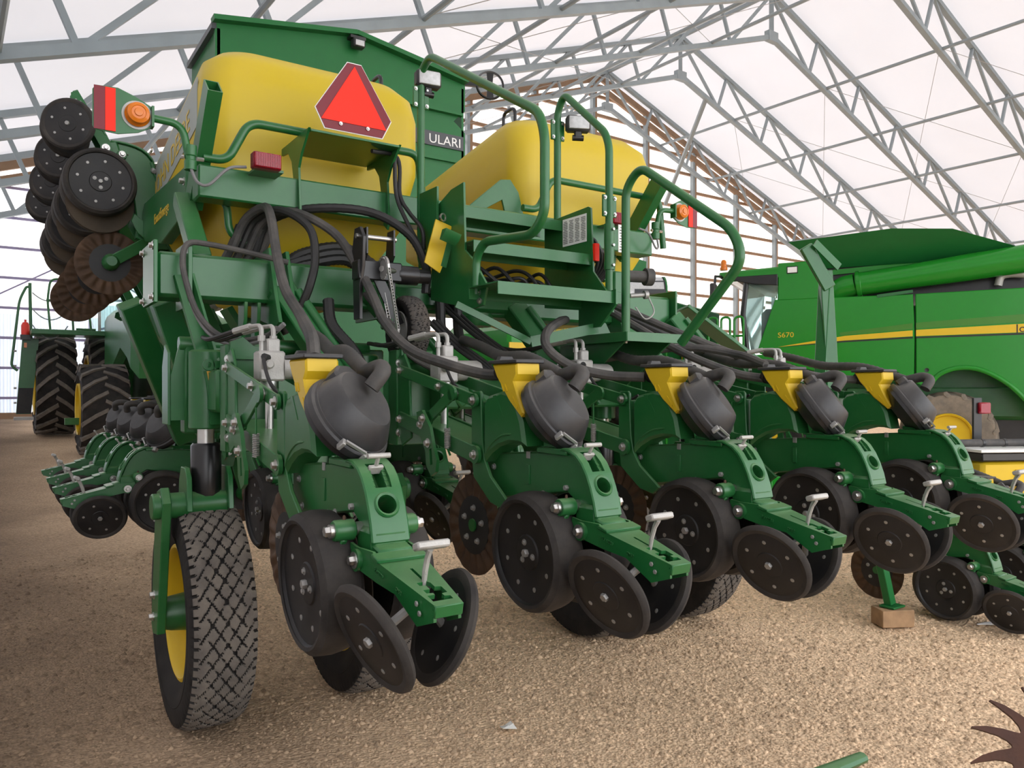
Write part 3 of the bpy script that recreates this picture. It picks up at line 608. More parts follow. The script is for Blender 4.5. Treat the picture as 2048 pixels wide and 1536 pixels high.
# ---------------------------------------------------------------- planter: frame, wheels, tanks, steps, hoses
PO = Vector((2.41, 3.62, 0))
pl = thing('planter', 'large green row-crop planter with two yellow seed tanks and steps', 'planter', PO)
def pb(mb, name, m, parent=None, ang=38):
    o = mb.build(name, m, parent or pl, ang)
    if parent is None: o.location = -PO
    return o
def bolts(parent, pts, ax, r=.012, h=.012, wr=.018, m='steel', name='bolt'):
    b0 = None
    for p in pts:
        if b0 is None: b0 = MB().bolt((0,0,0), ax, r, h, wr).build(name, m, parent); b0.location = p
        else: share(b0, parent, p)
# toolbars and cross beams
tb = pb(MB().box((2.43, 3.46, 1.49), (3.3, .18, .18), None, .012), 'toolbar', 'green')
pb(MB().box((2.6, 5.27, 1.44), (3.0, .18, .18), None, .012), 'toolbar', 'green')
pb(MB().box((2.12, 7.1, 1.32), (.18, 4.2, .18), None, .012), 'wing_toolbar', 'green')
pb(MB().box((1.45, 7.0, 1.86), (.16, 4.0, .16), None, .012), 'wing_toolbar', 'green')
for x in (1.2, 3.6): pb(MB().bar((x, 3.5, 1.5), (x, 5.35, 1.46), .16, .2, b=.01), 'frame_rail', 'green')
cb = pb(MB().box((2.15, 3.76, 2.0), (3.1, .2, .2), None, .016), 'cross_beam', 'green')
for sx in (-1, 1):
    ep = pb(MB().box((2.15+sx*1.56, 3.76, 2.005), (.018, .28, .27), None, .003), 'end_plate', 'green')
    bolts(ep, [(2.15+sx*1.57, y, z) for y in (3.64, 3.88) for z in (1.895, 2.115)], (sx,0,0))
for x, pts in ((.73, [(3.62,1.86),(3.62,2.15),(3.90,2.15),(3.90,1.86)]), (1.09, [(3.66,2.16),(3.56,1.92),(3.50,1.80),(3.56,1.78),(3.9,1.85),(3.9,2.14)]), (1.17, [(3.66,2.15),(3.54,1.86),(3.9,1.85),(3.9,2.14)]), (1.62, [(3.64,2.13),(3.56,1.85),(3.9,1.85),(3.9,2.14)]), (3.2, [(3.64,2.13),(3.56,1.85),(3.9,1.85),(3.9,2.14)])):
    pb(MB().prism(pts, 'x', x-.009, x+.009, .002), 'gusset', 'green')
for x in (.98, 1.04): pb(MB().prism([(3.70,1.9),(3.66,1.9),(3.67,1.82),(3.71,1.76),(3.72,1.68),(3.78,1.68),(3.77,1.9)], 'x', x-.008, x+.008, .002), 'hanger_plate', 'green')
# slanting lift arms from the cross beam down to the toolbar
for x0, x1 in ((1.13, 1.42), (1.62, 2.0), (2.45, 2.75), (3.25, 3.45), (3.70, 4.05)):
    pb(MB().bar((x0, 3.66, 1.97), (x1, 3.40, 1.42), .13, .09, (0,-1,.4), .008), 'lift_arm', 'green')
    pb(MB().tube([(x0+.07, 3.60, 1.96), (x1+.07, 3.34, 1.42)], .022, 10), 'arm_tube', 'green')
pb(MB().bar((.70, 3.66, 2.0), (.80, 3.56, 1.56), .07, .016, (.3,-1,0)), 'brace_bar', 'green'); pb(MB().bar((.735, 3.645, 2.0), (.835, 3.545, 1.56), .012, .05, (.3,-1,0)), 'brace_bar', 'green')
pb(MB().lathe([(.032,0),(.034,.004),(.034,.9),(.03,.904)], (.70, 3.72, 1.70), (1,0,0), 20), 'cross_tube', 'green')
# diagonal folding struts behind on the left
for a, b in (((.70,4.1,1.93),(.95,4.3,1.28)), ((.62,4.6,1.96),(.98,5.0,1.2)), ((.75,5.0,2.0),(1.3,5.0,1.3))):
    pb(MB().bar(a, b, .12, .10, (0,-1,0), .006), 'fold_strut', 'green')
pb(MB().bar((1.02, 4.2, 1.92), (1.32, 4.2, 1.45), .03, .16, (0,-1,0)), 'fold_strut', 'green')
# wheel modules: lift cylinder, arm, tyre
def tyre_mesh(R, w_, r_in, NU, NV, pitch, depth=.011):
    mb = MB(); vs = []; fs = []; W = w_/2; G = []; dark = []
    prof = [(r_in, -W*.62), (r_in+.02, -W*.72), (r_in+(R-r_in)*.35, -W*.98), (r_in+(R-r_in)*.62, -W), (R-.045, -W*.97)]
    full = prof+[(None, v) for v in np.linspace(-1, 1, NV)]+[(r, -x) for r, x in prof[::-1]]
    for k in range(NU):
        a = 2*math.pi*k/NU; u = R*a
        for r, x in full:
            if r is None:
                v = x; xx = W*.94*v; rr = R-.022*abs(v)**4
                s_ = u/pitch; z1 = abs(((s_+2.2*v) % 1)-.5); z2 = abs(((s_-2.2*v) % 1)-.5)
                wob = .03*math.sin(s_*2*math.pi*3)
                g = 0
                if abs(v) < .86:
                    if abs(z1-.5+wob*.4) < .055: g = 1
                    band = abs(v) > .3
                    if abs(z2-.5+wob*.4) < .05 and not (abs(v) > .62): g = 1
                else:
                    if ((s_*2.0) % 1) < .22: g = 1.2
                rr -= depth*g; G.append(g > 0)
                vs.append((xx, rr*math.cos(a), rr*math.sin(a)))
            else: vs.append((x, r*math.cos(a), r*math.sin(a))); G.append(True)
    m = len(full)
    for k in range(NU):
        k2 = (k+1) % NU
        for i in range(m-1):
            q = (k*m+i, k2*m+i, k2*m+i+1, k*m+i+1); fs.append(q); dark.append(1 if sum(G[e] for e in q) > 1 else 0)
    mb.dark = dark
    return mb.add(vs, fs)
TX = (.79, 1.53, 3.07, 3.81); TY = 3.72
W0 = tyre_mesh(.505, .265, .285, 640, 44, .085)
tw = None
for k, x in enumerate(TX):
    if tw is None:
        tw = W0.build('transport_tyre', 'tread_dusty', pl, 60, True, 'rubber', W0.dark); tw.location = Vector((x, TY, .505))-PO
        MB().lathe([(.29,-.10),(.29,.10)], (0,0,0), (1,0,0), 48, cap=False).build('rim_barrel', 'yellow', tw)
        MB().lathe([(.30,-.095),(.285,-.10),(.275,-.085),(.26,.03),(.20,.04),(.12,.03),(.0,.03)], (0,0,0), (1,0,0), 48, cap=False).build('rim', 'yellow', tw)
        MB().lathe([(.305,.095),(.285,.10),(.275,.085),(.26,.04),(0,.04)], (0,0,0), (1,0,0), 48, cap=False).build('rim', 'yellow', tw)
        # side-wall lettering band
        MB().lathe([(.405,-.131),(.40,-.1335),(.395,-.132)], (0,0,0), (1,0,0), 64, cap=False).build('sidewall_rib', 'rubber', tw)
    else:
        tt = copy_tree(tw); tt.parent = pl; tt.location = Vector((x, TY, .505))-PO
for k, x in enumerate(TX):
    sx = -1 if k in (0, 2) else 1; xa = x+sx*.175
    ar = pb(MB().prism([(3.50,1.02),(3.56,1.08),(3.64,1.06),(3.68,.98),(3.78,.46),(3.74,.42),(3.64,.44)], 'x', xa-.018, xa+.018, .004), 'wheel_arm', 'green')
    pb(MB().lathe([(.035,-.01),(.035,0),(.06,.0),(.075,.05),(.09,.16)], (xa, TY, .505), (-sx,0,0), 24), 'hub', 'green')
    pb(MB().lathe([(.050,-.05),(.055,-.045),(.055,.25),(.05,.255)], (xa, 3.58, 1.0), (-sx,0,0), 24), 'axle_tube', 'green')
    bolts(ar, [(xa-.018, 3.70, .60), (xa-.018, 3.72, .50), (xa-.018, 3.56, 1.03)], (-1,0,0), .014, .016, .02)
    xc = x
    cy = pb(MB().lathe([(.068,1.325),(.073,1.33),(.073,1.66),(.06,1.67)], (xc, 3.60, 0), (0,0,1), 28), 'lift_cylinder', 'green')
    MB().lathe([(.036,1.22),(.036,1.33)], (xc, 3.60, 0), (0,0,1), 20).build('ram_rod', 'steel', cy)
    MB().lathe([(.055,1.0),(.064,1.03),(.064,1.25),(.055,1.262)], (xc, 3.60, 0), (0,0,1), 12).build('dust_boot', 'black_gloss', cy)
    for dx in (-.085, .085): pb(MB().prism([(3.50,.98),(3.52,1.12),(3.56,1.16),(3.64,1.16),(3.68,1.1),(3.70,.98)], 'x', xc+dx-.011, xc+dx+.011, .003), 'clevis_plate', 'green')
    pb(MB().box((xc+.04, 3.74, 1.5), (.22, .10, .40), None, .008), 'cylinder_mount', 'green')
# tower plate at the left with yellow reflector strip and lift eye
tp = pb(MB().prism([(.665,1.36),(.665,1.56),(.70,1.70),(.74,1.70),(.75,1.60),(.73,1.36)], 'y', 3.70, 3.712), 'tower_plate', 'green')
pb(MB().prism([(3.72,1.34),(3.72,1.66),(3.80,1.70),(3.86,1.6),(3.86,1.34)], 'x', .655, .667, .002), 'tower_plate', 'green')
rp = pb(MB().prism([(.79,1.345),(.83,1.345),(.83,1.575),(.80,1.585),(.762,1.575),(.775,1.50)], 'y', 3.508, 3.518), 'reflector_plate', 'green')
MB().prism([(.772,1.575),(.787,1.575),(.815,1.44),(.807,1.405)], 'y', 3.504, 3.508).build('reflector_strip', 'yellow_tan', rp)
mb = MB(); mb.lathe([(.012,-.006),(.024,-.006),(.024,.006),(.012,.006),(.012,-.006)], (.765, 3.44, 1.60), (0,1,0), 20, cap=False); mb.bar((.785,3.44,1.60), (.85,3.44,1.61), .012, .03); pb(mb, 'lift_eye', 'green')
# small square box and loop behind the first row unit
mb = MB(); mb.box((1.40, 3.30, 1.47), (.16, .10, .17), None, .004); bx = pb(mb, 'weight_bracket', 'green')
MB().tube(fillet([(1.37,3.245,1.555),(1.37,3.245,1.60),(1.41,3.245,1.60),(1.41,3.245,1.555)], .02), .007, 8).build('bracket_loop', 'green', bx)
# tank carrying frame
pb(MB().box((2.21, 3.82, 2.455), (2.84, .13, .15), None, .008), 'tank_beam', 'green')
for sx in (-1, 1):
    X = lambda v: 2.2+sx*(2.2-v)   # mirror a left-hand coordinate
    if sx < 0: pb(MB().bar((X(.80), 3.74, 2.08), (X(.775), 4.02, 2.42), .085, .085, (0,-1,0), .006), 'tank_post', 'green')
    sd = pb(MB().prism([(4.08,2.38),(4.08,2.60),(5.32,2.66),(5.45,2.58),(5.3,2.42),(4.75,2.32)], 'x', X(.80), X(.86), .004), 'side_rail', 'green')
    if sx < 0:
        text('ExactEmerge', .085, 'gold', sd, (X(.80)-.002, 4.95, 2.46), Matrix(((0,0,-1),(-1,0,0),(0,1,0))), .001, 'lettering')
    bolts(sd, [(X(.80), 4.12, 2.53), (X(.80), 4.12, 2.43)], (-sx if sx < 0 else 1, 0, 0) if sx > 0 else (-1,0,0), .014, .02, .02)
    # open-topped upright
    mb = MB(); T = Matrix.Translation((X(.825), 4.02, 2.40)) @ Matrix.Rotation(math.radians(42), 4, 'X'); mb.T = T
    mb.plate([(-.032,-.055),(.032,-.055),(.032,.055),(-.032,.055)], [[(-.026,-.049),(.026,-.049),(.026,.049),(-.026,.049)]], 'z', 0, .60); pb(mb, 'upright', 'green')
    # bent guard tubes behind the tank
    e = X(1.98) if sx < 0 else X(1.98)
    dx = 0 if sx < 0 else 1.80
    pb(MB().tube(fillet([(.82+dx,3.80,2.575),(.93+dx,3.80,2.575),(1.03+dx,3.80,2.775),(1.93+dx,3.80,2.775),(1.97+dx,3.80,2.45)], .06, 6), .021, 12), 'guard_tube', 'green')
    pb(MB().tube(fillet([(X(.80),3.93,2.44),(X(.90),3.93,2.44),(X(.96),3.93,2.40),(X(.97),3.93,2.26),(X(1.05),3.93,2.22)], .05, 5), .019, 10), 'guard_tube', 'green')
# seed tanks
def tank(name, label, sx):
    """rounded moulded tank: levels lofted from a narrow sump to the shoulders"""
    X = lambda v: 2.41+sx*(2.41-v); n = 44; vs = []; fs = []
    # z, left, right, rear, front, corner radius
    LV = [(1.95,1.30,1.62,4.30,5.0,.10),(2.02,1.18,1.74,4.18,5.2,.14),(2.42,.95,2.00,4.045,5.55,.16),(2.74,.885,2.085,4.03,5.70,.14),(3.05,.885,2.085,4.03,5.70,.14),(3.17,.905,2.07,4.055,5.67,.16),(3.245,.97,2.02,4.12,5.58,.19),(3.28,1.07,1.94,4.22,5.45,.2),(3.295,1.25,1.78,4.4,5.2,.15),(3.30,1.45,1.55,4.6,4.9,.04)]
    for z, l, r_, re, fr, c in LV:
        ring = []
        for (cx, cy, a0) in ((r_-c, fr-c, 0), (l+c, fr-c, 90), (l+c, re+c, 180), (r_-c, re+c, 270)):
            for k in range(11): a = math.radians(a0+9*k); ring.append((cx+c*math.cos(a), cy+c*math.sin(a)))
        for x, y in ring:
            zz = z-(max(0, y-4.2)*.15 if z > 2.5 else 0)
            vs.append((X(x), y, zz))
    m = 44
    for i in range(len(LV)-1):
        for k in range(m): fs.append((i*m+k, i*m+(k+1)%m, (i+1)*m+(k+1)%m, (i+1)*m+k))
    fs += [tuple(range(m)), tuple((len(LV)-1)*m+k for k in range(m))]
    o = pb(MB().add(vs, fs), name, 'yellow_tank', ang=60); o['label'] = label
    MB().lathe([(.26,-.06),(.27,.0),(.27,.035),(.24,.05),(0,.055)], (X(1.5), 4.75, 3.16), (0,.2,1), 30).build('tank_lid', 'black_plastic', o)
    MB().box((X(1.42), 4.50, 3.255), (.07, .05, .07), None, .01).build('lid_latch', 'black_plastic', o)
    MB().tube(fillet([(X(1.93),4.28,3.2),(X(1.93),4.28,3.37),(X(1.93),4.42,3.37),(X(1.93),4.42,3.2)], .05), .012, 8).build('grab_handle', 'black_gloss', o)
    return o, X
tk, X = tank('seed_tank', 'left yellow seed tank with side decal', -1) if False else tank('seed_tank', 'yellow seed tank with a lettered side decal', 1)
mb = MB(); mb.add([(.8865,5.50,2.66),(.8865,4.22,2.85),(.8865,4.22,3.10),(.8865,5.50,2.91),(.881,5.50,2.66),(.881,4.22,2.85),(.881,4.22,3.10),(.881,5.50,2.91)], [(0,1,2,3),(7,6,5,4),(0,4,5,1),(1,5,6,2),(2,6,7,3),(3,7,4,0)]); mb.build('tank_decal', 'decal_grey', tk)
text('JOHN DEERE', .165, 'gold', tk, (.879, 5.42, 2.72), Matrix(((0,0,-1),(-1,0,0),(0,1,0))) @ Matrix.Rotation(.148, 3, 'Z'), .001, 'lettering', sx=1.12)
tank('seed_tank', 'plain yellow seed tank beyond the steps', -1)
# slow-vehicle sign on its plate
pf = pb(MB().box((1.49, 3.80, 2.725), (.46, .42, .012), None, .002), 'sign_shelf', 'green')
for x in (1.255, 1.725): MB().prism([(3.59,2.735),(4.0,2.735),(4.0,2.70),(3.90,2.69),(3.84,2.63),(3.82,2.56),(3.78,2.36),(3.74,2.33),(3.72,2.38),(3.74,2.58),(3.70,2.64)], 'x', x-.006, x+.006, .001).build('shelf_bracket', 'green', pf)
hexp = [(1.445,3.092),(1.518,3.092),(1.680,2.842),(1.632,2.748),(1.330,2.748),(1.282,2.842)]
sg = pb(MB().prism(hexp, 'y', 3.60, 3.604), 'hazard_sign', 'white'); cxs, czs = 1.481, 2.90
MB().prism([(cxs+(x-cxs)*.975, czs+(z-czs)*.975) for x, z in hexp], 'y', 3.597, 3.60).build('sign_border', 'red_dark', sg)
MB().prism([(1.481,3.075),(1.650,2.792),(1.312,2.792)], 'y', 3.594, 3.597).build('sign_triangle', 'red_bright', sg)
bolts(sg, [(1.41,3.594,2.783), (1.55,3.594,2.783)], (0,-1,0), .006, .005, .009)
# red tail lamps, side marker plates with amber lamps, work lamps
for x, m_ in ((1.058, 'red_lens'), (3.20, 'red_lens')):
    o = pb(MB().box((x, 3.62, 2.545), (.13, .05, .075), None, .006), 'tail_lamp', 'red_dark'); mb = MB(); mb.box((x, 3.592, 2.545), (.122, .02, .068), None, .006)
    le = mb.build('lens', m_, o)
    for k in range(14): MB().box((x-.052+.008*k, 3.581, 2.545), (.003, .003, .058)).build('lens_rib', m_, o)
    pb(MB().box((x+.02, 3.70, 2.515), (.13, .14, .012)), 'lamp_bracket', 'green')
def marker(sx):
    X = lambda v: 2.2-sx*(2.2-v)
    pts = [(X(.362),2.775),(X(.362),2.62),(X(.375),2.605),(X(.46),2.60),(X(.54),2.62),(X(.60),2.655),(X(.60),2.74),(X(.53),2.775),(X(.46),2.80),(X(.375),2.795)]
    o = pb(MB().prism(pts, 'y', 3.745, 3.752, .001), 'marker_plate', 'green')
    MB().box((X(.388), 3.742, 2.70), (.042, .005, .185)).build('reflector', 'red_dark', o); MB().box((X(.43), 3.742, 2.70), (.04, .005, .185)).build('reflector', 'red_bright', o)
    la = MB().lathe([(.05,0),(.052,.012),(.046,.02),(.044,.045),(.03,.052),(.028,.049),(.018,.049),(.016,.054),(0,.055)], (X(.535), 3.745, 2.695), (0,-1,0), 30).build('amber_lamp', 'orange_lens', o)
    MB().lathe([(.062,0),(.062,.003)], (X(.535), 3.745, 2.695), (0,-1,0), 30).build('lamp_ring', 'dull_steel', o)
    MB().box((X(.595), 3.74, 2.695), (.01, .05, .09)).build('plate_bracket', 'green', o)
    MB().tube(fillet([(X(.60),3.745,2.695),(X(.72),3.745,2.69),(X(.755),3.745,2.50)], .07, 7), .017, 12).build('marker_arm', 'green', o)
    mb = MB(); mb.lathe([(.027,0),(.027,.04),(.022,.045),(.022,.06),(.027,.065),(.027,.11)], (X(.755),3.745,2.49), (0,0,1), 18); mb.build('arm_clamp', 'green', o)
    MB().bolt((X(.755)-.028, 3.745, 2.545), (-1,0,0), .01, .012).build('clamp_bolt', 'steel', o); MB().bolt((X(.755)+.028, 3.745, 2.545), (1,0,0), .01, .03).build('clamp_bolt', 'steel', o)
    MB().tube(catmull([(X(.755),3.73,2.49),(X(.775),3.70,2.43),(X(.82),3.68,2.42),(X(.90),3.66,2.50),(X(.98),3.66,2.52)], 6), .007, 7).build('lamp_cable', 'cable_grey', o)
    return o
marker(1); marker(-1)
def worklamp(c, rz):
    o = thing_part = MB(); R = Matrix.Rotation(rz, 4, 'Z'); o.T = Matrix.Translation(c) @ R
    o.box((0,0,0), (.135,.06,.088), None, .012); L_ = pb(o, 'work_lamp', 'black_plastic')
    m2 = MB(); m2.T = o.T; m2.box((0,-.032,0), (.112,.012,.068), None, .004); m2.build('lamp_lens', 'lamp_glass', L_)
    m3 = MB(); m3.T = o.T; m3.box((0,.0,-.06), (.04,.03,.05), None, .005); m3.lathe([(.016,-.03),(.016,.03)], (0,0,-.075), (1,0,0), 14); m3.build('lamp_mount', 'black_gloss', L_); return L_
worklamp((1.885,3.60,3.10), -.15); worklamp((2.685,3.36,2.955), -.45)
# steps
sx0, sx1 = 1.86, 2.56
st = [(3.482,2.40),(3.30,2.465),(3.183,2.475),(3.169,2.152),(3.091,2.094),(2.973,1.966),(3.003,1.879),(3.10,1.87),(3.509,1.95)]
s1 = pb(MB().prism(st, 'x', sx0-.006, sx0+.006, .001), 'stringer', 'green')
bolts(s1, [(sx0-.006, y, z) for y, z in ((3.42,2.35),(3.42,2.27),(3.40,2.2),(3.06,2.02),(3.04,1.94),(3.10,1.94),(3.03,1.90))], (-1,0,0), .011, .01, .016)
pb(MB().prism([(3.60,2.50),(3.40,2.50),(3.40,2.20),(3.55,2.12),(3.60,2.12)], 'x', sx0-.03, sx0-.018, .001), 'stringer_plate', 'green')
s2_ = pb(MB().prism([(3.50,2.42),(3.12,2.44),(3.10,2.43),(3.08,2.10),(2.93,1.94),(2.93,1.88),(3.5,1.95)], 'x', sx1, sx1+.012, .001), 'stringer', 'green')
lb = pb(MB().box((sx1-.002, 3.23, 2.335), (.002, .20, .145)), 'notice', 'white')
for c_ in range(4):
    for r_ in range(14): MB().box((sx1-.004, 3.305-.05*c_, 2.392-.0088*r_), (.001, .036 if (c_*7+r_*3) % 5 else .022, .004)).build('print_line', 'cable_grey', lb)
MB().box((sx1+.02, 3.08, 2.20), (.03,.02,.09), None, .002).build('reflector', 'red_bright', s2_)
for y0, z0, xa, xb, d in ((3.34,2.40,sx0,sx1,.20), (3.10,2.185,sx0,sx1,.20), (2.80,1.955,1.80,2.50,.24)):
    mb = MB(); holes = [[(xa+.05+.08*i-.014, y0+.05+.06*j), (xa+.05+.08*i, y0+.043+.06*j), (xa+.05+.08*i+.014, y0+.05+.06*j), (xa+.05+.08*i, y0+.057+.06*j)] for i in range(int((xb-xa-.05)/.08)) for j in range(2)]
    mb.plate([(xa,y0),(xb,y0),(xb,y0+d),(xa,y0+d)], holes, 'z', z0+.0, z0+.006)
    s_ = pb(mb, 'step_tread', 'green'); MB().box(((xa+xb)/2, y0, z0-.022), (xb-xa, .006, .056), None, .001).build('tread_lip', 'green', s_); MB().box(((xa+xb)/2, y0+d, z0-.022), (xb-xa, .006, .056), None, .001).build('tread_lip', 'green', s_)
pb(MB().prism([(2.78,1.97),(2.78,1.90),(2.9,1.80),(3.06,1.80),(3.06,1.95)], 'x', 2.45, 2.462), 'step_hanger', 'green')
mb = MB(); mb.bar((1.74,3.05,1.88), (2.10,2.98,1.72), .012, .03); mb.bar((2.10,2.98,1.72), (2.48,2.95,1.80), .012, .05); pb(mb, 'step_strut', 'green')
# lower side step with its brackets
ls = pb(MB().box((2.70, 3.04, 1.76), (.38, .54, .008), None, .001), 'side_step', 'green')
for c_, z_ in (((2.70, 2.77, 1.75), (.38, .006, .045)), ((2.51, 3.04, 1.75), (.006, .54, .045))): MB().box(c_, z_, None, .001).build('tread_lip', 'green', ls)
for x in (2.56, 2.86): MB().prism([(2.80,1.755),(3.35,1.755),(3.35,1.50),(3.25,1.46)], 'x', x-.005, x+.005).build('step_gusset', 'green', ls)
MB().prism([(2.6,1.764),(2.86,1.764),(2.80,1.86),(2.76,1.87)], 'y', 3.26, 3.27).build('step_flange', 'green', ls)
bolts(ls, [(2.70,2.99,1.755), (2.80,3.1,1.755)], (0,0,-1), .011, .01, .016)
# handrails
def rail(pts, r=.02, bend=.09): return pb(MB().tube(fillet(pts, bend, 7), r, 12), 'handrail', 'green')
rail([(1.845,3.46,2.13),(1.845,3.70,2.6),(1.845,3.71,3.14)][:1]+[(1.845,3.60,2.13),(1.845,3.60,3.13),(1.845,3.50,3.18),(1.845,2.56,2.62),(1.845,2.52,2.52),(1.845,2.52,2.20),(1.845,2.60,2.13),(1.845,2.98,2.16),(1.845,3.05,2.10),(1.845,3.05,1.93)][0:], .02, .07)
rail([(2.59,3.42,2.40),(2.59,3.42,3.02),(2.59,3.36,3.10),(2.59,3.02,2.80),(2.59,2.99,2.72),(2.59,2.99,1.98)], .02, .07)
rail([(2.53,2.80,1.77),(2.53,2.80,2.46),(2.53,2.70,2.54),(2.53,2.15,2.15),(2.53,2.10,2.02),(2.53,2.44,1.70)], .021, .10)
for c_ in ((2.59,3.42,2.92), (2.59,2.99,2.42), (1.845,3.60,3.0)):
    o = pb(MB().box(c_, (.09,.012,.11), None, .004), 'rail_plate', 'green'); bolts(o, [(c_[0]+dx, c_[1]-.006, c_[2]+dz) for dx in (-.032,.032) for dz in (-.04,.04)], (0,-1,0), .007, .006, .01)
o = pb(MB().lathe([(.026,2.10),(.026,2.33)], (2.59,2.99,0), (0,0,1), 16), 'rail_sleeve', 'green')
for z in (2.12, 2.22, 2.30): MB().bolt((2.59,2.964,z), (0,-1,0), .008, .012).build('bolt', 'steel', o)
mb = MB(); mb.box((2.68,3.02,2.02), (.10,.05,.16), None, .008); o = pb(mb, 'valve_bracket', 'green'); MB().lathe([(.03,0),(.03,.10),(.045,.10),(.045,.14),(0,.14)], (2.72,3.0,2.08), (1,-.3,0), 18).build('grease_cap', 'hose', o)
MB().lathe([(.012,0),(.012,.08),(.022,.08),(.022,.10)], (2.74,3.0,1.98), (1,-.3,.1), 14).build('pull_pin', 'dull_steel', o); MB().tube(catmull([(2.84,2.97,1.98),(2.86,2.95,1.90),(2.80,2.95,1.86),(2.75,2.97,1.92)], 6), .004, 6).build('pin_cable', 'dull_steel', o)
# yellow wheel chock hung on the stringer
mb = MB(); mb.T = Matrix.Translation((1.79,3.30,2.18)) @ Matrix.Rotation(.28, 4, 'Y'); mb.plate([(-.055,-.10),(.035,-.12),(.06,.06),(.035,.075),(.035,.12),(-.055,.12)], [], 'y', -.004, .004); ck = pb(mb, 'wheel_chock', 'yellow')
mb = MB(); mb.T = Matrix.Translation((1.79,3.30,2.18)) @ Matrix.Rotation(.28, 4, 'Y'); mb.prism([(-.10,.0),(-.10,.05),(-.14,.05),(-.13,.02)], 'x', -.055, .03); mb.box((.045,-.004,-.02), (.03,.004,.13)); mb.build('chock_flap', 'green', ck)
mb = MB(); mb.lathe([(.014,-.003),(.02,-.003),(.02,.003),(.014,.003),(.014,-.003)], (1.80,3.28,2.32), (.3,-1,0), 16, cap=False); mb.build('lynch_pin', 'steel', ck)
# ground-drive wheel on its black swing arm
W1 = tyre_mesh(.165, .105, .085, 300, 22, .05, .005); dw = W1.build('drive_tyre', 'rubber_dusty', pl, 60, True, 'rubber', W1.dark); dw.location = Vector((1.66, 3.38, 1.78))-PO
MB().lathe([(.09,-.045),(.085,-.048),(.08,-.03),(.05,-.02),(0,-.02)], (0,0,0), (1,0,0), 30, cap=False).build('rim', 'dull_steel', dw); MB().lathe([(.09,.045),(.05,.03),(0,.03)], (0,0,0), (1,0,0), 30, cap=False).build('rim', 'dull_steel', dw)
ba = pb(MB().prism([(3.40,2.24),(3.34,2.24),(3.30,2.19),(3.31,2.06),(3.34,1.98),(3.34,1.82),(3.41,1.82),(3.42,2.0),(3.40,2.08),(3.43,2.14)], 'x', 1.40, 1.416, .002), 'drive_bracket', 'black_gloss')
for x in (1.43, 1.565): MB().prism([(3.40,2.24),(3.33,2.24),(3.33,2.12),(3.38,2.06),(3.42,2.12)], 'x', x, x+.008).build('bracket_ear', 'black_gloss', ba)
MB().box((1.50,3.37,2.045), (.22,.08,.09), None, .006).build('cross_tube', 'black_gloss', ba); MB().lathe([(.012,0),(.012,.2)], (1.39,3.36,2.2), (1,0,0), 12).build('pin', 'steel', ba)
pb(MB().prism([(3.36,2.07),(3.42,2.07),(3.42,1.80),(3.39,1.79),(3.36,1.80)], 'x', 1.575, 1.588, .001), 'swing_arm', 'black_gloss'); pb(MB().bar((1.49,3.345,2.02), (1.60,3.345,1.80), .05, .012, (0,-1,0)), 'swing_arm', 'black_gloss')
pb(MB().lathe([(.042,0),(.045,.01),(.045,.10),(.034,.105),(.034,.16),(.03,.165)], (1.60,3.37,2.04), (1,-.1,0), 22), 'drive_motor', 'black_gloss')
ring = []
def toothed(cy_, cz_, r0, n_): return [(cy_+(r0 if k % 2 else r0*.87)*math.cos(math.pi*k/n_), cz_+(r0 if k % 2 else r0*.87)*math.sin(math.pi*k/n_)) for k in range(2*n_)]
sk = pb(MB().prism(toothed(3.30, 2.05, .05, 20), 'x', 1.497, 1.503), 'sprocket', 'dull_steel'); pb(MB().prism(toothed(3.30, 1.775, .034, 14), 'x', 1.553, 1.559), 'sprocket', 'dull_steel'); pb(MB().lathe([(.014,0),(.014,.11)], (1.49,3.30,2.05), (1,.5,0), 12), 'drive_shaft', 'steel')
Sp = lambda t_: 1.50+.056*t_
path = [Vector((1.50, 3.30-.052*math.sin(a), 2.05+.052*math.cos(a))) for a in np.linspace(-math.pi/2, math.pi/2, 12)]+[Vector((Sp(t_), 3.248+.016*t_, 2.05-.275*t_)) for t_ in np.linspace(.05, .97, 20)]
path += [Vector((1.556, 3.30-.036*math.sin(a), 1.775+.036*math.cos(a))) for a in np.linspace(math.pi/2, 3*math.pi/2, 9)]+[Vector((Sp(1-t_), 3.336+.016*t_, 1.775+.275*t_)) for t_ in np.linspace(.05, .97, 20)]
lk = None
for a, b in zip(path, path[1:]+path[:1]):
    d = b-a; c_ = (a+b)/2
    if d.length < .004: continue
    if lk is None:
        mb = MB(); mb.box((-.006,0,0), (.0025,.018,.011), None, .0008); mb.box((.006,0,0), (.0025,.018,.011), None, .0008); mb.cyl((-.007,.007,0), (.007,.007,0), .0045, 8); lk = mb.build('chain_link', 'steel', sk); l = lk
    else: l = share(lk, sk)
    l.matrix_local = Matrix.Translation(c_) @ d.to_track_quat('Y', 'X').to_matrix().to_4x4()
pb(MB().box((1.545,3.36,1.805), (.05,.05,.055), None, .008), 'bearing_block', 'green'); pb(MB().bolt((1.525,3.34,1.805), (-1,-.6,0), .014, .02, .02), 'bearing_nut', 'rust')
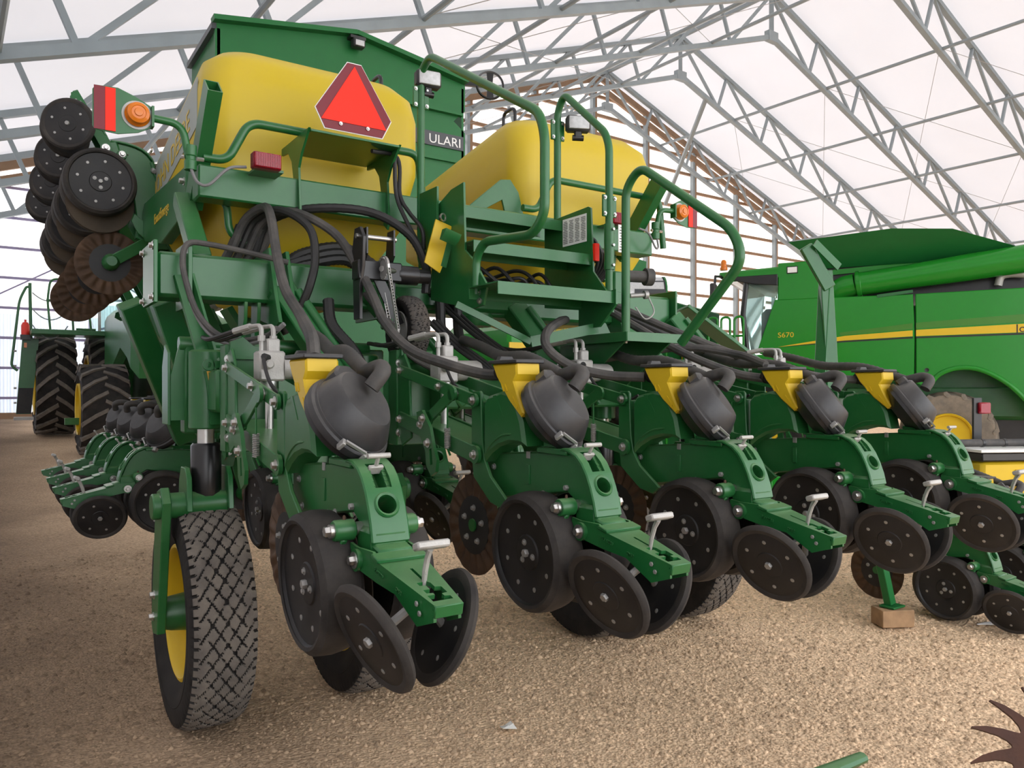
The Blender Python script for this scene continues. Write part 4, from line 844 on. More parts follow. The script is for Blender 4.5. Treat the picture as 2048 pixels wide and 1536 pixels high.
# hoses
def hose(pts, r=.02, m='hose', n=9, name='seed_hose', rib=0, res=7):
    q = catmull(pts, res if not rib else 16); rr = [r+(rib if i % 2 else 0) for i in range(len(q))] if rib else r
    return pb(MB().tube(q, rr, n), name, m)
hose([(.98,3.92,2.18),(1.03,3.86,2.32),(1.08,3.72,2.36),(1.07,3.58,2.28),(1.045,3.42,2.10),(1.03,3.25,1.92),(.99,2.95,1.79),(.90,2.62,1.72),(.845,2.40,1.66),(.838,2.36,1.60)], .0215)
hose([(1.02,3.94,2.18),(1.08,3.88,2.33),(1.16,3.74,2.36),(1.26,3.62,2.27),(1.27,3.56,2.12),(1.24,3.55,1.98),(1.2,3.6,1.85)], .02, 'hose_black')
hose([(1.06,3.95,2.18),(1.12,3.88,2.33),(1.22,3.74,2.36),(1.36,3.55,2.24),(1.42,3.40,2.06),(1.43,3.26,1.92),(1.42,3.10,1.78),(1.44,2.90,1.66),(1.52,2.70,1.59),(1.58,2.55,1.555),(1.60,2.46,1.55)], .0215)
hose([(1.10,3.96,2.18),(1.15,3.90,2.33),(1.3,3.72,2.38),(1.55,3.58,2.37),(1.72,3.48,2.26),(1.78,3.42,2.10),(1.78,3.42,1.97)], .0215, 'hose_black', rib=.0015)
for k in range(4): hose([(.96+.05*k,4.02,2.12),(.99+.05*k,3.97,2.2),(1.02+.05*k,3.92,2.3)], .022, 'hose')
hose([(2.36,3.05,1.84),(2.25,2.95,1.82),(2.10,2.85,1.76),(2.05,2.78,1.68),(2.12,2.70,1.60),(2.24,2.60,1.56),(2.34,2.47,1.55)], .0215)
hose([(2.62,3.50,2.12),(2.70,3.30,2.0),(2.82,3.05,1.83),(2.95,2.82,1.68),(3.06,2.60,1.58),(3.12,2.46,1.55)], .0215)
hose([(2.70,3.55,2.12),(2.85,3.32,1.99),(3.10,3.05,1.82),(3.40,2.78,1.66),(3.70,2.58,1.57),(3.87,2.46,1.55)], .0215)
hose([(2.8,3.6,2.08),(3.0,3.3,1.9),(3.4,3.1,1.72),(3.9,3.0,1.62)], .02, 'hose_black')
hose([(2.78,3.3,1.66),(3.05,2.95,1.72),(3.2,2.7,1.68),(3.18,2.5,1.62)], .02)
for dx in (0, .03, .06): hose([(1.95+dx,3.6,1.95),(2.02+dx,3.42,1.80),(2.12+dx,3.25,1.66),(2.2+dx,3.2,1.56)], .011, 'hose_black', name='hydraulic_line')
for dx in (0, .028): hose([(1.47+dx,3.45,1.95),(1.52+dx,3.34,1.82),(1.6+dx,3.25,1.66),(1.72+dx,3.2,1.58)], .011, 'hose', name='hydraulic_line')
for dx in (0, .03, .055): hose([(1.80+dx,3.44,1.84),(1.88+dx,3.34,1.72),(1.98+dx,3.25,1.62),(2.05,3.2,1.56)], .011, 'hose_black', name='hydraulic_line')
hose([(1.33,3.55,1.92),(1.33,3.50,1.80),(1.40,3.42,1.68),(1.46,3.40,1.56)], .026, 'hose_black', rib=.002)
for x in (1.92, 2.02): hose([(x,3.64,2.0),(x,3.56,2.0),(x+.005,3.54,1.93),(x+.01,3.54,1.82),(x+.03,3.54,1.72)], .026, 'hose_black')
for k in range(3): hose([(1.18+.03*k,3.96,2.09+.02*k),(1.35,3.92,2.14+.03*k),(1.55,3.9,2.18+.03*k),(1.7+.03*k,3.9,2.1+.02*k)], .028, 'hose_black', rib=.003)
hose([(1.14,3.55,2.08),(.95,3.60,2.12),(.80,3.62,2.14),(.715,3.60,2.13),(.69,3.58,2.05),(.70,3.55,1.95),(.735,3.52,1.83),(.79,3.45,1.74),(.86,3.35,1.70),(.93,3.2,1.71),(.955,3.12,1.74)], .013, name='hydraulic_line')
hose([(.70,3.56,1.97),(.735,3.53,1.82),(.79,3.46,1.72),(.86,3.36,1.685),(.93,3.2,1.70),(.985,3.12,1.76)], .010, 'cable_grey', name='hydraulic_line')
hose([(1.60,3.66,2.70),(1.76,3.70,2.70),(1.755,3.66,2.50),(1.78,3.6,2.40),(1.80,3.5,2.30),(1.81,3.5,2.2)], .011, 'hose_black', name='hydraulic_line')
hose([(1.735,3.68,2.70),(1.735,3.66,2.50),(1.76,3.6,2.36),(1.80,3.5,2.2)], .011, 'hose_black', name='hydraulic_line')
for k in range(7): hose([(1.9+.08*k,3.5,2.06+.03*math.sin(k*2)),(2.0+.07*k,3.36,2.09+.03*math.cos(k*3)),(2.1+.06*k,3.3,2.05+.02*math.sin(k*5)),(2.2+.05*k,3.32,1.98)], .010, 'hose_black', name='hydraulic_line')
for k in range(6): hose([(2.62+.02*k,3.3,2.35-.03*k),(2.68+.02*k,3.2,2.28-.02*k),(2.72+.02*k,3.25,2.15),(2.70,3.4,2.05-.02*k)], .010, 'hose_black', name='hydraulic_line')
# underside manifold behind the steps
pb(MB().lathe([(.10,1.85),(.11,1.87),(.11,2.10),(.10,2.12)], (2.25, 3.75, 0), (0,0,1), 24), 'air_manifold', 'green'); pb(MB().box((2.0,3.70,1.98), (.9,.16,.12), None, .02), 'air_manifold', 'green')

for a, b in (((4.37,4.2,2.12),(4.98,4.0,1.70)), ((4.1,4.3,2.1),(4.5,4.1,1.7))): pb(MB().bar(a, b, .03, .16, (0,-1,0), .004), 'fold_strut', 'green')
pb(MB().prism([(2.30,2.55),(2.55,2.76),(2.62,2.77),(2.68,2.70),(2.73,2.52),(2.60,2.50),(2.56,2.64),(2.32,2.50)], 'y', 3.93, 3.945, .002), 'cradle_plate', 'green')
mb = MB(); mb.lathe([(.01,-.02),(.02,-.02),(.02,.01),(.01,.01),(.01,-.02)], (2.66,3.93,2.56), (0,-1,0), 16, cap=False); pb(mb, 'cradle_boss', 'green')
pl_ = pb(MB().box((2.66,2.97,2.26), (.055,.004,.14), None, .001), 'serial_plate', 'white')
for k in range(9): MB().box((2.66,2.967,2.315-.014*k), (.04 if k % 3 else .03,.001,.004)).build('print_line', 'black_ink', pl_)
# ---------------------------------------------------------------- big green grain cart behind the tanks
gc = thing('grain_cart', 'tall green grain cart with peaked end panel and dark name plate', 'grain cart', (3.4, 9.0, .02))
def gb(mb, name, m, parent=None, ang=38):
    o = mb.build(name, m, parent or gc, ang)
    if parent is None: o.location = (-3.4, -9.0, -.02)
    return o
Y0, Y1 = 8.3, 9.5
gb(MB().prism([(1.91,5.25),(3.42,5.48),(4.86,5.25),(4.86,4.93),(4.70,4.78),(4.86,4.66),(4.86,3.4),(3.9,1.7),(2.8,1.7),(1.91,3.4)], 'y', Y0, Y0+.05), 'end_panel', 'green_cart')
for a, b in (((1.88,5.25),(3.42,5.485)), ((3.42,5.485),(4.86,5.26))): gb(MB().bar((a[0],Y0-.03,a[1]+.02), (b[0],Y0-.03,b[1]+.02), .14, .05), 'rim', 'green_cart')
gb(MB().bar((1.9,Y0,5.22), (1.9,Y1,5.22), .05, .06), 'rim', 'decal_dark')
for x, q in ((1.93, -1), (4.84, 1)):
    gb(MB().add([(x,Y0,3.4),(x,Y1,3.4),(x,Y1,5.2),(x,Y0,5.2),(x-q*.03,Y0,3.4),(x-q*.03,Y1,3.4),(x-q*.03,Y1,5.2),(x-q*.03,Y0,5.2)], [(0,1,2,3),(7,6,5,4),(0,4,5,1),(2,6,7,3),(0,3,7,4),(1,5,6,2)]), 'side_panel', 'green_cart')
gb(MB().add([(1.93,Y0,3.4),(4.84,Y0,3.4),(4.84,Y1,3.4),(1.93,Y1,3.4),(2.8,Y0+.3,1.6),(3.9,Y0+.3,1.6),(3.9,Y1-.3,1.6),(2.8,Y1-.3,1.6)], [(0,1,5,4),(1,2,6,5),(2,3,7,6),(3,0,4,7),(4,5,6,7)]), 'hopper', 'green_cart')
gb(MB().prism([(1.9,4.0),(4.8,4.0),(4.8,4.2),(1.9,4.2)], 'y', Y1-.05, Y1), 'end_panel', 'green_cart')
gb(MB().box((3.4, Y0-.02, 4.28), (2.85, .05, .03)), 'rib', 'green_cart'); gb(MB().box((3.4, Y0-.03, 4.86), (2.8, .07, .03)), 'rib', 'green_cart')
npl = gb(MB().box((4.05, Y0-.012, 4.515), (1.55, .02, .17)), 'name_plate', 'decal_dark')
text('ULARI', .155, 'white', npl, (4.345, Y0-.024, 4.46), (math.pi/2, 0, 0), .001, 'lettering', sx=1.06)
gb(MB().box((3.4,9.0,1.45), (.5,1.6,.3), None, .02), 'chassis', 'green_cart')
for x in (2.75, 4.05):
    gb(MB().lathe([(.35,-.2),(.62,-.24),(.74,-.2),(.76,0),(.74,.2),(.62,.24),(.35,.2)], (x,9.0,.78), (1,0,0), 40), 'tyre', 'rubber'); gb(MB().lathe([(.36,-.2),(.3,-.05),(0,-.05)], (x,9.0,.78), (1,0,0), 30, cap=False), 'rim', 'yellow'); gb(MB().bar((x,9.0,.8), (3.4,9.0,1.4), .2, .2), 'axle', 'green_cart')
gb(MB().box((3.42,Y0-.10,5.37), (.14,.1,.10), None, .012), 'work_lamp', 'black_plastic'); gb(MB().box((3.42,Y0-.155,5.36), (.10,.012,.06)), 'lamp_lens', 'lamp_glass'); gb(MB().box((3.42,Y0-.05,5.44), (.18,.12,.03)), 'lamp_shade', 'black_plastic')
hw = gb(MB().lathe([(.155,-.012),(.172,-.018),(.182,0),(.172,.018),(.155,.012),(.155,-.012)], (5.16,8.2,5.285), (-.35,-.9,0), 36, cap=False), 'hand_wheel', 'black_gloss')
mb = MB(); T = Matrix.Translation((5.16,8.2,5.285)) @ Vector((-.35,-.9,0)).to_track_quat('Z','Y').to_matrix().to_4x4(); mb.T = T; mb.plate([(-.045,-.165),(.045,-.165),(.03,0),(.045,.165),(-.045,.165),(-.03,0)], [], 'z', -.008, .008); mb.build('spoke', 'black_gloss', hw); mb = MB(); mb.T = T; mb.lathe([(.035,0),(.035,.03),(0,.03)], (0,0,0), (0,0,1), 16); mb.build('wheel_boss', 'dull_steel', hw)
gb(MB().bar((4.86,8.32,5.28), (5.16,8.22,5.285), .05, .05), 'wheel_bracket', 'black_gloss')
# ---------------------------------------------------------------- green harvester at the far left
hv = thing('harvester', 'green harvester seen from behind with yellow rims, ladder and fire extinguisher', 'harvester', (1.9, 17.2, .44))
def hb(mb, name, m, parent=None, ang=38):
    o = mb.build(name, m, parent or hv, ang)
    if parent is None: o.location = (-1.9, -17.2, -.44)
    return o
def ag_tyre(build, c, R, w_, nl, m='rubber', ml='tread_dusty', name='tyre', rim=.52, rm='yellow', ax=(1,0,0), lugname='lug'):
    h = w_/2; T = Matrix.Translation(c) @ Vector(ax).to_track_quat('X','Z').to_matrix().to_4x4()
    mb = MB(); mb.T = T; mb.lathe([(R*rim,-h*.75),(R*.75,-h),(R*.92,-h*.96),(R*.965,-h*.6),(R*.975,0),(R*.965,h*.6),(R*.92,h*.96),(R*.75,h),(R*rim,h*.75)], (0,0,0), (1,0,0), 56, cap=False); ty = build(mb, name, m)
    mb = MB(); mb.T = T; mb.lathe([(R*rim*1.02,-h*.9),(R*rim*1.0,-h*1.03),(R*rim*.93,-h*1.0),(R*rim*.88,-h*.75),(R*rim*.3,-h*.6),(0,-h*.6)], (0,0,0), (1,0,0), 40, cap=False); mb.build('rim', rm, ty)
    mb = MB(); mb.T = T; mb.lathe([(R*rim*1.02,h*.78),(R*rim*.88,h*.45),(0,h*.35)], (0,0,0), (1,0,0), 40, cap=False); mb.build('rim', rm, ty)
    # chevron bars, one mesh shared by all
    l0 = [None, None]
    for k in range(nl):
        for sd in (0, 1):
            a = 2*math.pi*(k+.5*sd)/nl
            if l0[sd] is None:
                sg = -1 if sd == 0 else 1; mb = MB(); pts = []
                P = [(sg*h*-.06, 0.0, R), (sg*h*.45, -R*.13, R*.993), (sg*h*.95, -R*.30, R*.945), (sg*h*1.0, -R*.34, R*.86)]
                for i in range(len(P)-1):
                    p, q = Vector(P[i]), Vector(P[i+1]); n_ = Vector((0,0,1)); t_ = Vector((.28*sg,1,0)).normalized()*R*.036; vs = []
                    for e in (p, q):
                        vs += [e-t_, e+t_, e+t_*1.3-Vector((0,0,R*.05)), e-t_*1.3-Vector((0,0,R*.05))]
                    mb.add(vs, [(0,1,5,4),(1,2,6,5),(2,3,7,6),(3,0,4,7),(0,3,2,1),(4,5,6,7)])
                o = mb.build(lugname, ml, ty); l0[sd] = o
            else: o = share(l0[sd], ty)
            o.matrix_local = T @ Matrix.Rotation(a, 4, 'X')
    return ty
ag_tyre(hb, (1.66,15.6,1.17), .80, .76, 16, rim=.56); ag_tyre(hb, (1.15,19.4,1.62), 1.06, .74, 19, rim=.6); ag_tyre(hb, (2.1,19.2,1.62), 1.06, .74, 19, rim=.6)
ag_tyre(hb, (4.0,15.6,1.17), .80, .76, 8); hb(MB().bar((1.9,15.6,1.2), (3.8,15.6,1.2), .2, .25), 'axle', 'green')
hb(MB().prism([(14.3,1.7),(14.2,2.3),(14.6,2.75),(15.6,3.0),(17.5,3.1),(18.0,3.0),(18.0,1.3),(16.7,1.2),(16.5,1.9),(15.6,2.15),(14.8,1.95)], 'x', 1.95, 3.7, .12), 'body', 'green')
hb(MB().prism([(14.4,1.2),(17.8,1.2),(17.8,2.0),(14.4,2.0)], 'x', 2.3, 3.5, .02), 'chassis', 'black_gloss')
hb(MB().box((1.35,18.3,2.66), (1.35,.9,.10), None, .01), 'platform', 'green')
cg = hb(MB().prism([(18.1,2.7),(18.3,3.9),(19.6,4.1),(20.2,2.7)], 'x', 1.9, 3.5, .05), 'cab_window', 'cab_glass'); hb(MB().box((2.7,19.0,4.15), (1.9,1.8,.15), None, .05), 'cab_roof', 'green_bright')
hb(MB().tube([(1.88,18.1,2.7),(1.9,18.3,3.95)], .03, 8), 'cab_pillar', 'dull_steel')
for pts in ([(1.0,18.0,2.7),(.95,18.0,3.3),(1.0,18.0,3.72),(1.35,18.0,3.74),(1.4,18.0,2.7)], [(1.45,18.0,2.74),(1.8,18.0,2.74)], [(.93,18.0,3.3),(1.4,18.0,3.28)], [(1.72,18.0,2.7),(1.66,18.0,3.3)]): hb(MB().tube(fillet(pts, .12), .022, 8), 'platform_rail', 'green')
ld = hb(MB().prism([(.44,1.02),(.70,1.02),(.84,2.55),(.55,2.6)], 'y', 18.72, 18.80), 'ladder', 'green'); MB().prism([(.445,1.03),(.70,1.03),(.74,1.55),(.49,1.55)], 'y', 18.71, 18.72).build('ladder_foot', 'disc_black', ld)
MB().box((.57,18.7,.93), (.34,.3,.06)).build('bottom_step', 'dull_steel', ld)
for z in (1.25, 1.55, 2.0, 2.3): MB().tube([(.45,18.72,z),(.40,18.72,z)], .02, 6).build('rung', 'dull_steel', ld)
hb(MB().tube(fillet([(.47,18.75,1.9),(.36,18.75,2.0),(.50,18.75,3.35),(.62,18.75,3.62),(.70,18.75,3.62)], .2), .026, 8), 'ladder_rail', 'green'); hb(MB().tube([(.70,18.75,2.5),(.68,18.75,3.7)], .032, 8), 'ladder_rail', 'green')
fe = hb(MB().lathe([(.0,0),(.07,0),(.075,.03),(.075,.22),(.05,.28),(.02,.29),(.02,.34),(0,.34)], (.60,18.66,2.60), (0,0,1), 18), 'fire_extinguisher', 'red'); MB().box((.60,18.66,2.58), (.18,.16,.10)).build('extinguisher_tray', 'black_gloss', fe)
hb(MB().box((.60,18.66,2.42), (.05,.05,.10)), 'side_lamp', 'orange_lens')
for k in range(3): hb(MB().tube([(.70+.62*t_, 18.2, 3.45-.32*k-(.16+.05*k)*4*t_*(1-t_)) for t_ in np.linspace(0, 1, 13)], .012, 5), 'guard_chain', 'galvanised')
hb(MB().box((1.35,15.9,.95), (.5,.12,.12)), 'step_bar', 'green')
# ---------------------------------------------------------------- combine on the right
K = Matrix(((-.49,-.8717,0,13.2),(.8717,-.49,0,6.6),(0,0,1,0),(0,0,0,1)))
cmb = thing('combine_harvester', 'bright green combine with yellow side stripe, flared grain tank and unloading auger', 'combine'); cmb.matrix_world = K
def cbk(mb, name, m, parent=None, ang=38): return mb.build(name, m, parent or cmb, ang)
p1 = cbk(MB().prism([(2.85,3.14),(.625,3.12),(.60,2.45),(.61,1.63),(1.6,1.68),(2.42,1.91),(3.11,2.17),(3.15,2.24)], 'y', -.10, 0, .012), 'side_panel', 'green_bright')
arch = [(.42,1.55),(.23,1.80),(-.06,1.90),(-.36,1.86),(-.70,1.66),(-.98,1.36),(-1.15,1.05)]
p2 = cbk(MB().prism([(.59,3.12),(-2.6,3.15),(-2.6,1.0)]+arch[::-1]+[(.58,1.62),(.58,2.45)], 'y', -.10, 0, .012), 'side_panel', 'green_bright')
cbk(MB().tube(catmull([(s_,.0,z-.03) for s_, z in arch], 5), .04, 10), 'wheel_arch', 'green_bright')
for p, pts in ((p1, [(2.80,2.285),(1.68,2.45),(.63,2.51),(.63,2.41),(1.68,2.37)]), (p2, [(.58,2.515),(-2.6,2.61),(-2.6,2.44),(.58,2.41)])): MB().prism(pts, 'y', .001, .004).build('stripe', 'yellow', p)
for p, pts in ((p1, [(2.80,2.28),(1.68,2.365),(.63,2.40),(.63,2.375),(1.68,2.34)]), (p2, [(.58,2.40),(-2.6,2.43),(-2.6,2.40),(.58,2.375)])): MB().prism(pts, 'y', .001, .004).build('stripe_underline', 'black_ink', p)  # thin black line along the lower edge of the yellow stripe
for p, pts in ((p1, [(1.76,2.51),(.63,2.63),(.63,2.53),(1.76,2.46)]), (p2, [(.58,2.635),(-2.6,2.80),(-2.6,2.64),(.58,2.535)])): MB().prism(pts, 'y', .001, .004).build('stripe_band', 'green_olive', p)
RT = Matrix(((-1,0,0),(0,0,1),(0,1,0)))
text('S670', .13, 'yellow', p1, (2.80,.003,2.455), RT, .001, 'lettering', sx=1.1); text('John Deere', .18, 'black_ink', p2, (-.83,.006,2.43), RT, .001, 'lettering')
for p, s_, z in ((p1,.86,1.78), (p2,.42,1.84)): MB().lathe([(.035,0),(.035,.006),(.02,.004),(0,.002)], (s_,.001,z), (0,1,0), 16).build('panel_latch', 'black_gloss', p)
cbk(MB().box((.4,-1.9,2.0), (5.2,2.4,2.0), None, .05), 'inner_body', 'green'); cbk(MB().box((.2,-.9,1.3), (3.0,.6,.5), None, .02), 'rear_axle', 'green')
ag_tyre(cbk, (.10,-.42,.74), .74, .46, 17, 'rubber_mud', 'yellow_tan' if False else 'rubber_mud', rim=.5, ax=(0,-1,0))
cbk(MB().lathe([(.34,0),(.36,.02),(.30,-.10),(.10,-.12),(0,-.12)], (.10,-.20,.74), (0,1,0), 36, cap=False), 'rim', 'yellow')
ag_tyre(cbk, (3.2,-.55,1.0), 1.0, .7, 18, rim=.5, ax=(0,-1,0)); ag_tyre(cbk, (3.2,-3.0,1.0), 1.0, .7, 6, ax=(0,-1,0)); ag_tyre(cbk, (.10,-3.2,.74), .74, .46, 6, ax=(0,-1,0))
cbk(MB().box((-1.2,-1.6,.95), (2.6,1.6,1.1), None, .05), 'dark_underbody', 'black_gloss')  # black box added to darken the space behind the wheel arch
# unloading auger
au = cbk(MB().lathe([(.0,-.02),(.20,-.02),(.215,0),(.215,.06),(.205,.07),(.205,.9),(.225,1.6),(.235,4.4),(0,4.4)], (1.50,-.22,3.36), (-1,.02,.105), 40), 'unloading_auger', 'green_bright'); MB().lathe([(.235,0),(.235,.05)], (1.50,-.22,3.36), (-1,.02,.105), 40).build('auger_flange', 'green_bright', au)
MB().tube(catmull([(1.52,-.22,3.36),(1.75,-.25,3.30),(1.86,-.35,3.12),(1.88,-.45,2.9)], 6), .20, 22).build('auger_elbow', 'green_bright', au)
MB().box((.9,.0,3.14), (.55,.03,.05), Matrix.Rotation(.1, 3, 'Y')).build('auger_guard', 'green', au)
# flared grain tank
bot = [(2.0,-.45),(-.55,-.45),(-.55,-2.6),(2.0,-2.6)]; top = [(2.62,.02),(.95,.18),(.05,.14),(-.85,-.1),(-.95,-3.1),(2.62,-3.1)]
bot6 = [(2.0,-.45),(1.2,-.45),(.3,-.45),(-.45,-.45),(-.45,-2.6),(2.0,-2.6)]; zt = [4.16,4.22,4.14,3.82,3.9,4.2]
vs = [(x,y*.8,3.70) for x, y in bot6]+[(x,y,z) for (x,y), z in zip(top, zt)]; vs += [(x*.985+.01,y*.985-.03,z) for x, y, z in vs]
fs = []
for i in range(6): j = (i+1)%6; fs += [(i,j,6+j,6+i),(12+j,12+i,18+i,18+j),(6+i,6+j,18+j,18+i)]
cbk(MB().add(vs, fs), 'grain_tank', 'green_cart', ang=20)
cbk(MB().box((.75,-1.5,3.45), (2.5,2.1,.6)), 'tank_gap_dark', 'black_gloss'); cbk(MB().bar((2.0,-.42,3.62), (.1,-.42,3.70), .05, .09), 'tank_sill', 'green_bright'); cbk(MB().box((-1.4,-1.4,3.35), (1.9,1.8,.5), None, .03), 'engine_bay', 'black_gloss')  # black box under the grain tank stands in for its dark gap
MBx = MB(); MBx.tube(catmull([(-.62,-.3,3.22),(-.66,-.3,3.36),(-.78,-.3,3.40),(-1.0,-.3,3.38)], 5), .06, 12); cbk(MBx, 'exhaust_pipe', 'cast_silver')
eb = cbk(MB().box((2.45,-.5,3.46), (.70,1.0,.68), None, .02), 'air_box', 'green_bright'); MB().box((2.55,.005,3.66), (.16,.02,.10), None, .01).build('side_lamp', 'white', eb); MB().box((2.55,.0,3.66), (.19,.012,.13), None, .01).build('lamp_bezel', 'black_gloss', eb)
# cab
cbk(MB().prism([(2.82,2.20),(3.30,2.20),(3.42,2.9),(3.36,3.52),(2.82,3.52)], 'y', -2.4, -.06, .03), 'cab_window', 'cab_glass')
cbk(MB().prism([(2.75,3.52),(3.6,3.52),(3.86,3.62),(3.84,3.70),(2.75,3.74)], 'y', -2.6, .0, .03), 'cab_roof', 'green_bright'); cbk(MB().prism([(2.80,3.40),(3.2,3.44),(3.84,3.60),(2.80,3.60)], 'y', -2.55, .02, .01), 'roof_lining', 'black_gloss')
cbk(MB().tube([(3.34,-.05,2.15),(3.42,-.05,2.9),(3.36,-.05,3.5)], .05, 8), 'cab_pillar', 'black_gloss'); cbk(MB().box((3.0,-1.2,2.65), (.4,1.0,.8), None, .1), 'cab_seat', 'black_plastic')
cbk(MB().lathe([(.07,0),(.07,.05),(.055,.06),(.05,.16),(.03,.19),(0,.19)], (3.74,.1,3.72), (0,0,1), 16), 'beacon', 'orange_lens')
cbk(MB().tube([(3.8,.0,3.62),(3.86,.25,3.6),(3.86,.3,3.45)], .025, 8), 'mirror_arm', 'black_gloss'); cbk(MB().box((3.88,.32,3.28), (.10,.2,.36), None, .03), 'mirror', 'black_plastic')
cbk(MB().box((3.3,-.3,2.1), (1.0,.7,.10)), 'cab_platform', 'green_bright')
for s_ in (3.38, 3.62, 3.85): cbk(MB().tube(fillet([(s_,.12,1.5),(s_,.12,2.85),(s_+.16,.12,2.85),(s_+.16,.12,1.5)], .08), .022, 8), 'ladder_rail', 'green_bright')
for z in (1.7, 2.1, 2.5): cbk(MB().tube([(3.38,.12,z),(4.0,.12,z)], .02, 6), 'ladder_rung', 'green_bright')
# ---------------------------------------------------------------- machines half hidden behind the planter
bm = thing('corn_header', 'green header machine with dark tarp roll standing behind the planter', 'header', (10.4, 11.4, .08))
def bb(mb, name, m, parent=None):
    o = mb.build(name, m, parent or bm)
    if parent is None: o.location = (-10.4, -11.4, -.08)
    return o
bb(MB().prism([(9.3,.06),(13.0,.06),(13.0,3.15),(10.6,3.45),(9.3,3.4)], 'y', 11.4, 11.9, .03), 'back_wall', 'green_cart'); bb(MB().bar((7.6,10.4,3.95), (10.1,10.8,3.72), .3, .35), 'top_beam', 'green_cart'); bb(MB().box((9.4,11.3,2.6), (.2,.2,2.6)), 'mast', 'green_cart')
bb(MB().lathe([(0,0),(.30,0),(.30,1.9),(0,1.9)], (9.95,10.1,3.22), (-.85,.52,.0), 20), 'tarp_roll', 'lamp_glass'); bb(MB().lathe([(.315,0),(.315,.55)], (9.97,10.08,3.20), (-.85,.52,0), 8), 'tarp_sleeve', 'decal_dark'); bb(MB().lathe([(.31,-.03),(.31,.0),(0,.0)], (9.97,10.08,3.22), (-.85,.52,0), 20), 'roll_cap', 'green_cart')
bb(MB().box((9.5,10.9,2.6), (.8,.5,1.1), None, .02), 'roll_stand', 'green_cart'); bb(MB().box((9.6,11.0,1.0), (.5,.4,2.1)), 'roll_stand', 'green_cart')
for x in (11.2, 11.9): bb(MB().tube(fillet([(x,11.2,.1),(x,11.2,3.0),(x+.5,11.2,3.0),(x+.5,11.2,.1)], .15), .03, 8), 'rail', 'green_bright')
bb(MB().box((11.9,11.3,2.2), (.25,.1,.5)), 'warning_panel', 'yellow')
bt = thing('parked_tractor', 'green tractor nose with yellow stripe glimpsed under the steps', 'tractor', (7.2, 9.6, 0))
def tb2(mb, name, m, parent=None):
    o = mb.build(name, m, parent or bt)
    if parent is None: o.location = (-7.2, -9.6, 0)
    return o
tb2(MB().prism([(6.3,1.3),(8.2,1.3),(8.2,2.4),(7.9,2.75),(6.7,2.75),(6.3,2.4)], 'y', 9.5, 11.5, .05), 'hood', 'green_bright'); tb2(MB().box((7.25,9.485,2.14), (1.9,.02,.13)), 'stripe', 'yellow')
bd = tb2(MB().prism([(7.05,2.36),(7.55,2.36),(7.52,2.5),(7.08,2.5)], 'y', 9.47, 9.5), 'badge', 'green'); text('JOHN DEERE', .085, 'yellow', bd, (7.08,9.465,2.39), (math.pi/2,0,0), .001, 'lettering', sx=.85)
tb2(MB().box((7.36,9.47,1.97), (.12,.03,.10), None, .01), 'tail_lamp', 'red_lens'); wn = tb2(MB().box((7.66,9.485,1.93), (.11,.01,.18)), 'warning_label', 'white'); text('2', .12, 'black_ink', wn, (7.63,9.478,1.88), (math.pi/2,0,0), .001, 'lettering')
for x in (6.5, 8.0):
    ag_tyre(tb2, (x,10.4,.7), .7, .4, 14, rim=.5)
tb2(MB().bar((6.5,10.4,.75), (8.0,10.4,.75), .2, .6), 'axle', 'green')
# ---------------------------------------------------------------- second planter on the right
for k in range(2):
    u = copy_tree(unit0); u.location = (5.26+.762*k, 2.66, .31); u['group'] = 'row units of the second planter'
    u['label'] = ['row unit resting on the gravel beside the wooden block', 'row unit on the gravel below the yellow seed box'][k]
sp2 = thing('second_planter', 'green planter with yellow seed box, jack stand and tall folded mast', 'planter', (6.0, 3.9, 0))
def s2b(mb, name, m, parent=None):
    o = mb.build(name, m, parent or sp2)
    if parent is None: o.location = (-6.0, -3.9, 0)
    return o
s2b(MB().box((6.3,3.88,.76), (2.8,.16,.16), None, .01), 'toolbar', 'green_bright')
jk = s2b(MB().bar((4.70,2.90,.80), (4.785,2.80,.125), .06, .05, (0,-1,0), .004), 'jack_leg', 'green_cart'); MB().lathe([(.008,-.001),(.008,.002)], (4.725,2.86,.45), (-.3,-1,0), 10).build('pin_hole', 'black_ink', jk); MB().box((4.79,2.79,.118), (.13,.10,.012), None, .002).build('jack_foot', 'green_cart', jk)
s2b(MB().bar((4.70,2.90,.78), (5.2,3.8,.76), .08, .08), 'jack_arm', 'green_cart')
# tall folded sheet-metal mast
s2b(MB().bar((5.42,3.62,1.2), (5.36,3.66,2.42), .10, .05, (-.5,-.85,0), .006), 'mast', 'green'); s2b(MB().bar((5.30,3.70,.85), (5.37,3.67,2.3), .09, .04, (-.9,-.3,0), .006), 'mast', 'green')
s2b(MB().bar((5.37,3.63,2.28), (5.20,3.72,2.60), .10, .04, (-.5,-.85,0), .006), 'mast_head', 'green'); s2b(MB().bar((5.23,3.66,2.62), (5.42,3.58,2.44), .012, .07, (.6,0,.8)), 'mast_flange', 'green')
R20 = Matrix.Rotation(math.radians(-26), 3, 'Z')
sb = s2b(MB().box((7.5,3.0,.70), (1.6,.5,.44), R20, .03), 'seed_box', 'yellow')
for k in range(3): MB().box(Vector((7.5,3.0,.68))+R20 @ Vector((-.45+.45*k,-.255,0)), (.12,.03,.34), R20, .012).build('box_rib', 'yellow', sb)
s2b(MB().box((7.5,3.0,.955), (1.64,.54,.075), R20, .012), 'box_lid', 'black_gloss'); s2b(MB().box((7.5,3.0,1.005), (1.7,.6,.025), R20, .004), 'lid_edge', 'white')
pp = s2b(MB().tube([Vector((7.5,3.0,1.06))+R20 @ Vector((-.95,-.12,0)), Vector((7.5,3.0,1.06))+R20 @ Vector((.9,-.12,0))], .032, 14), 'air_pipe', 'hose')
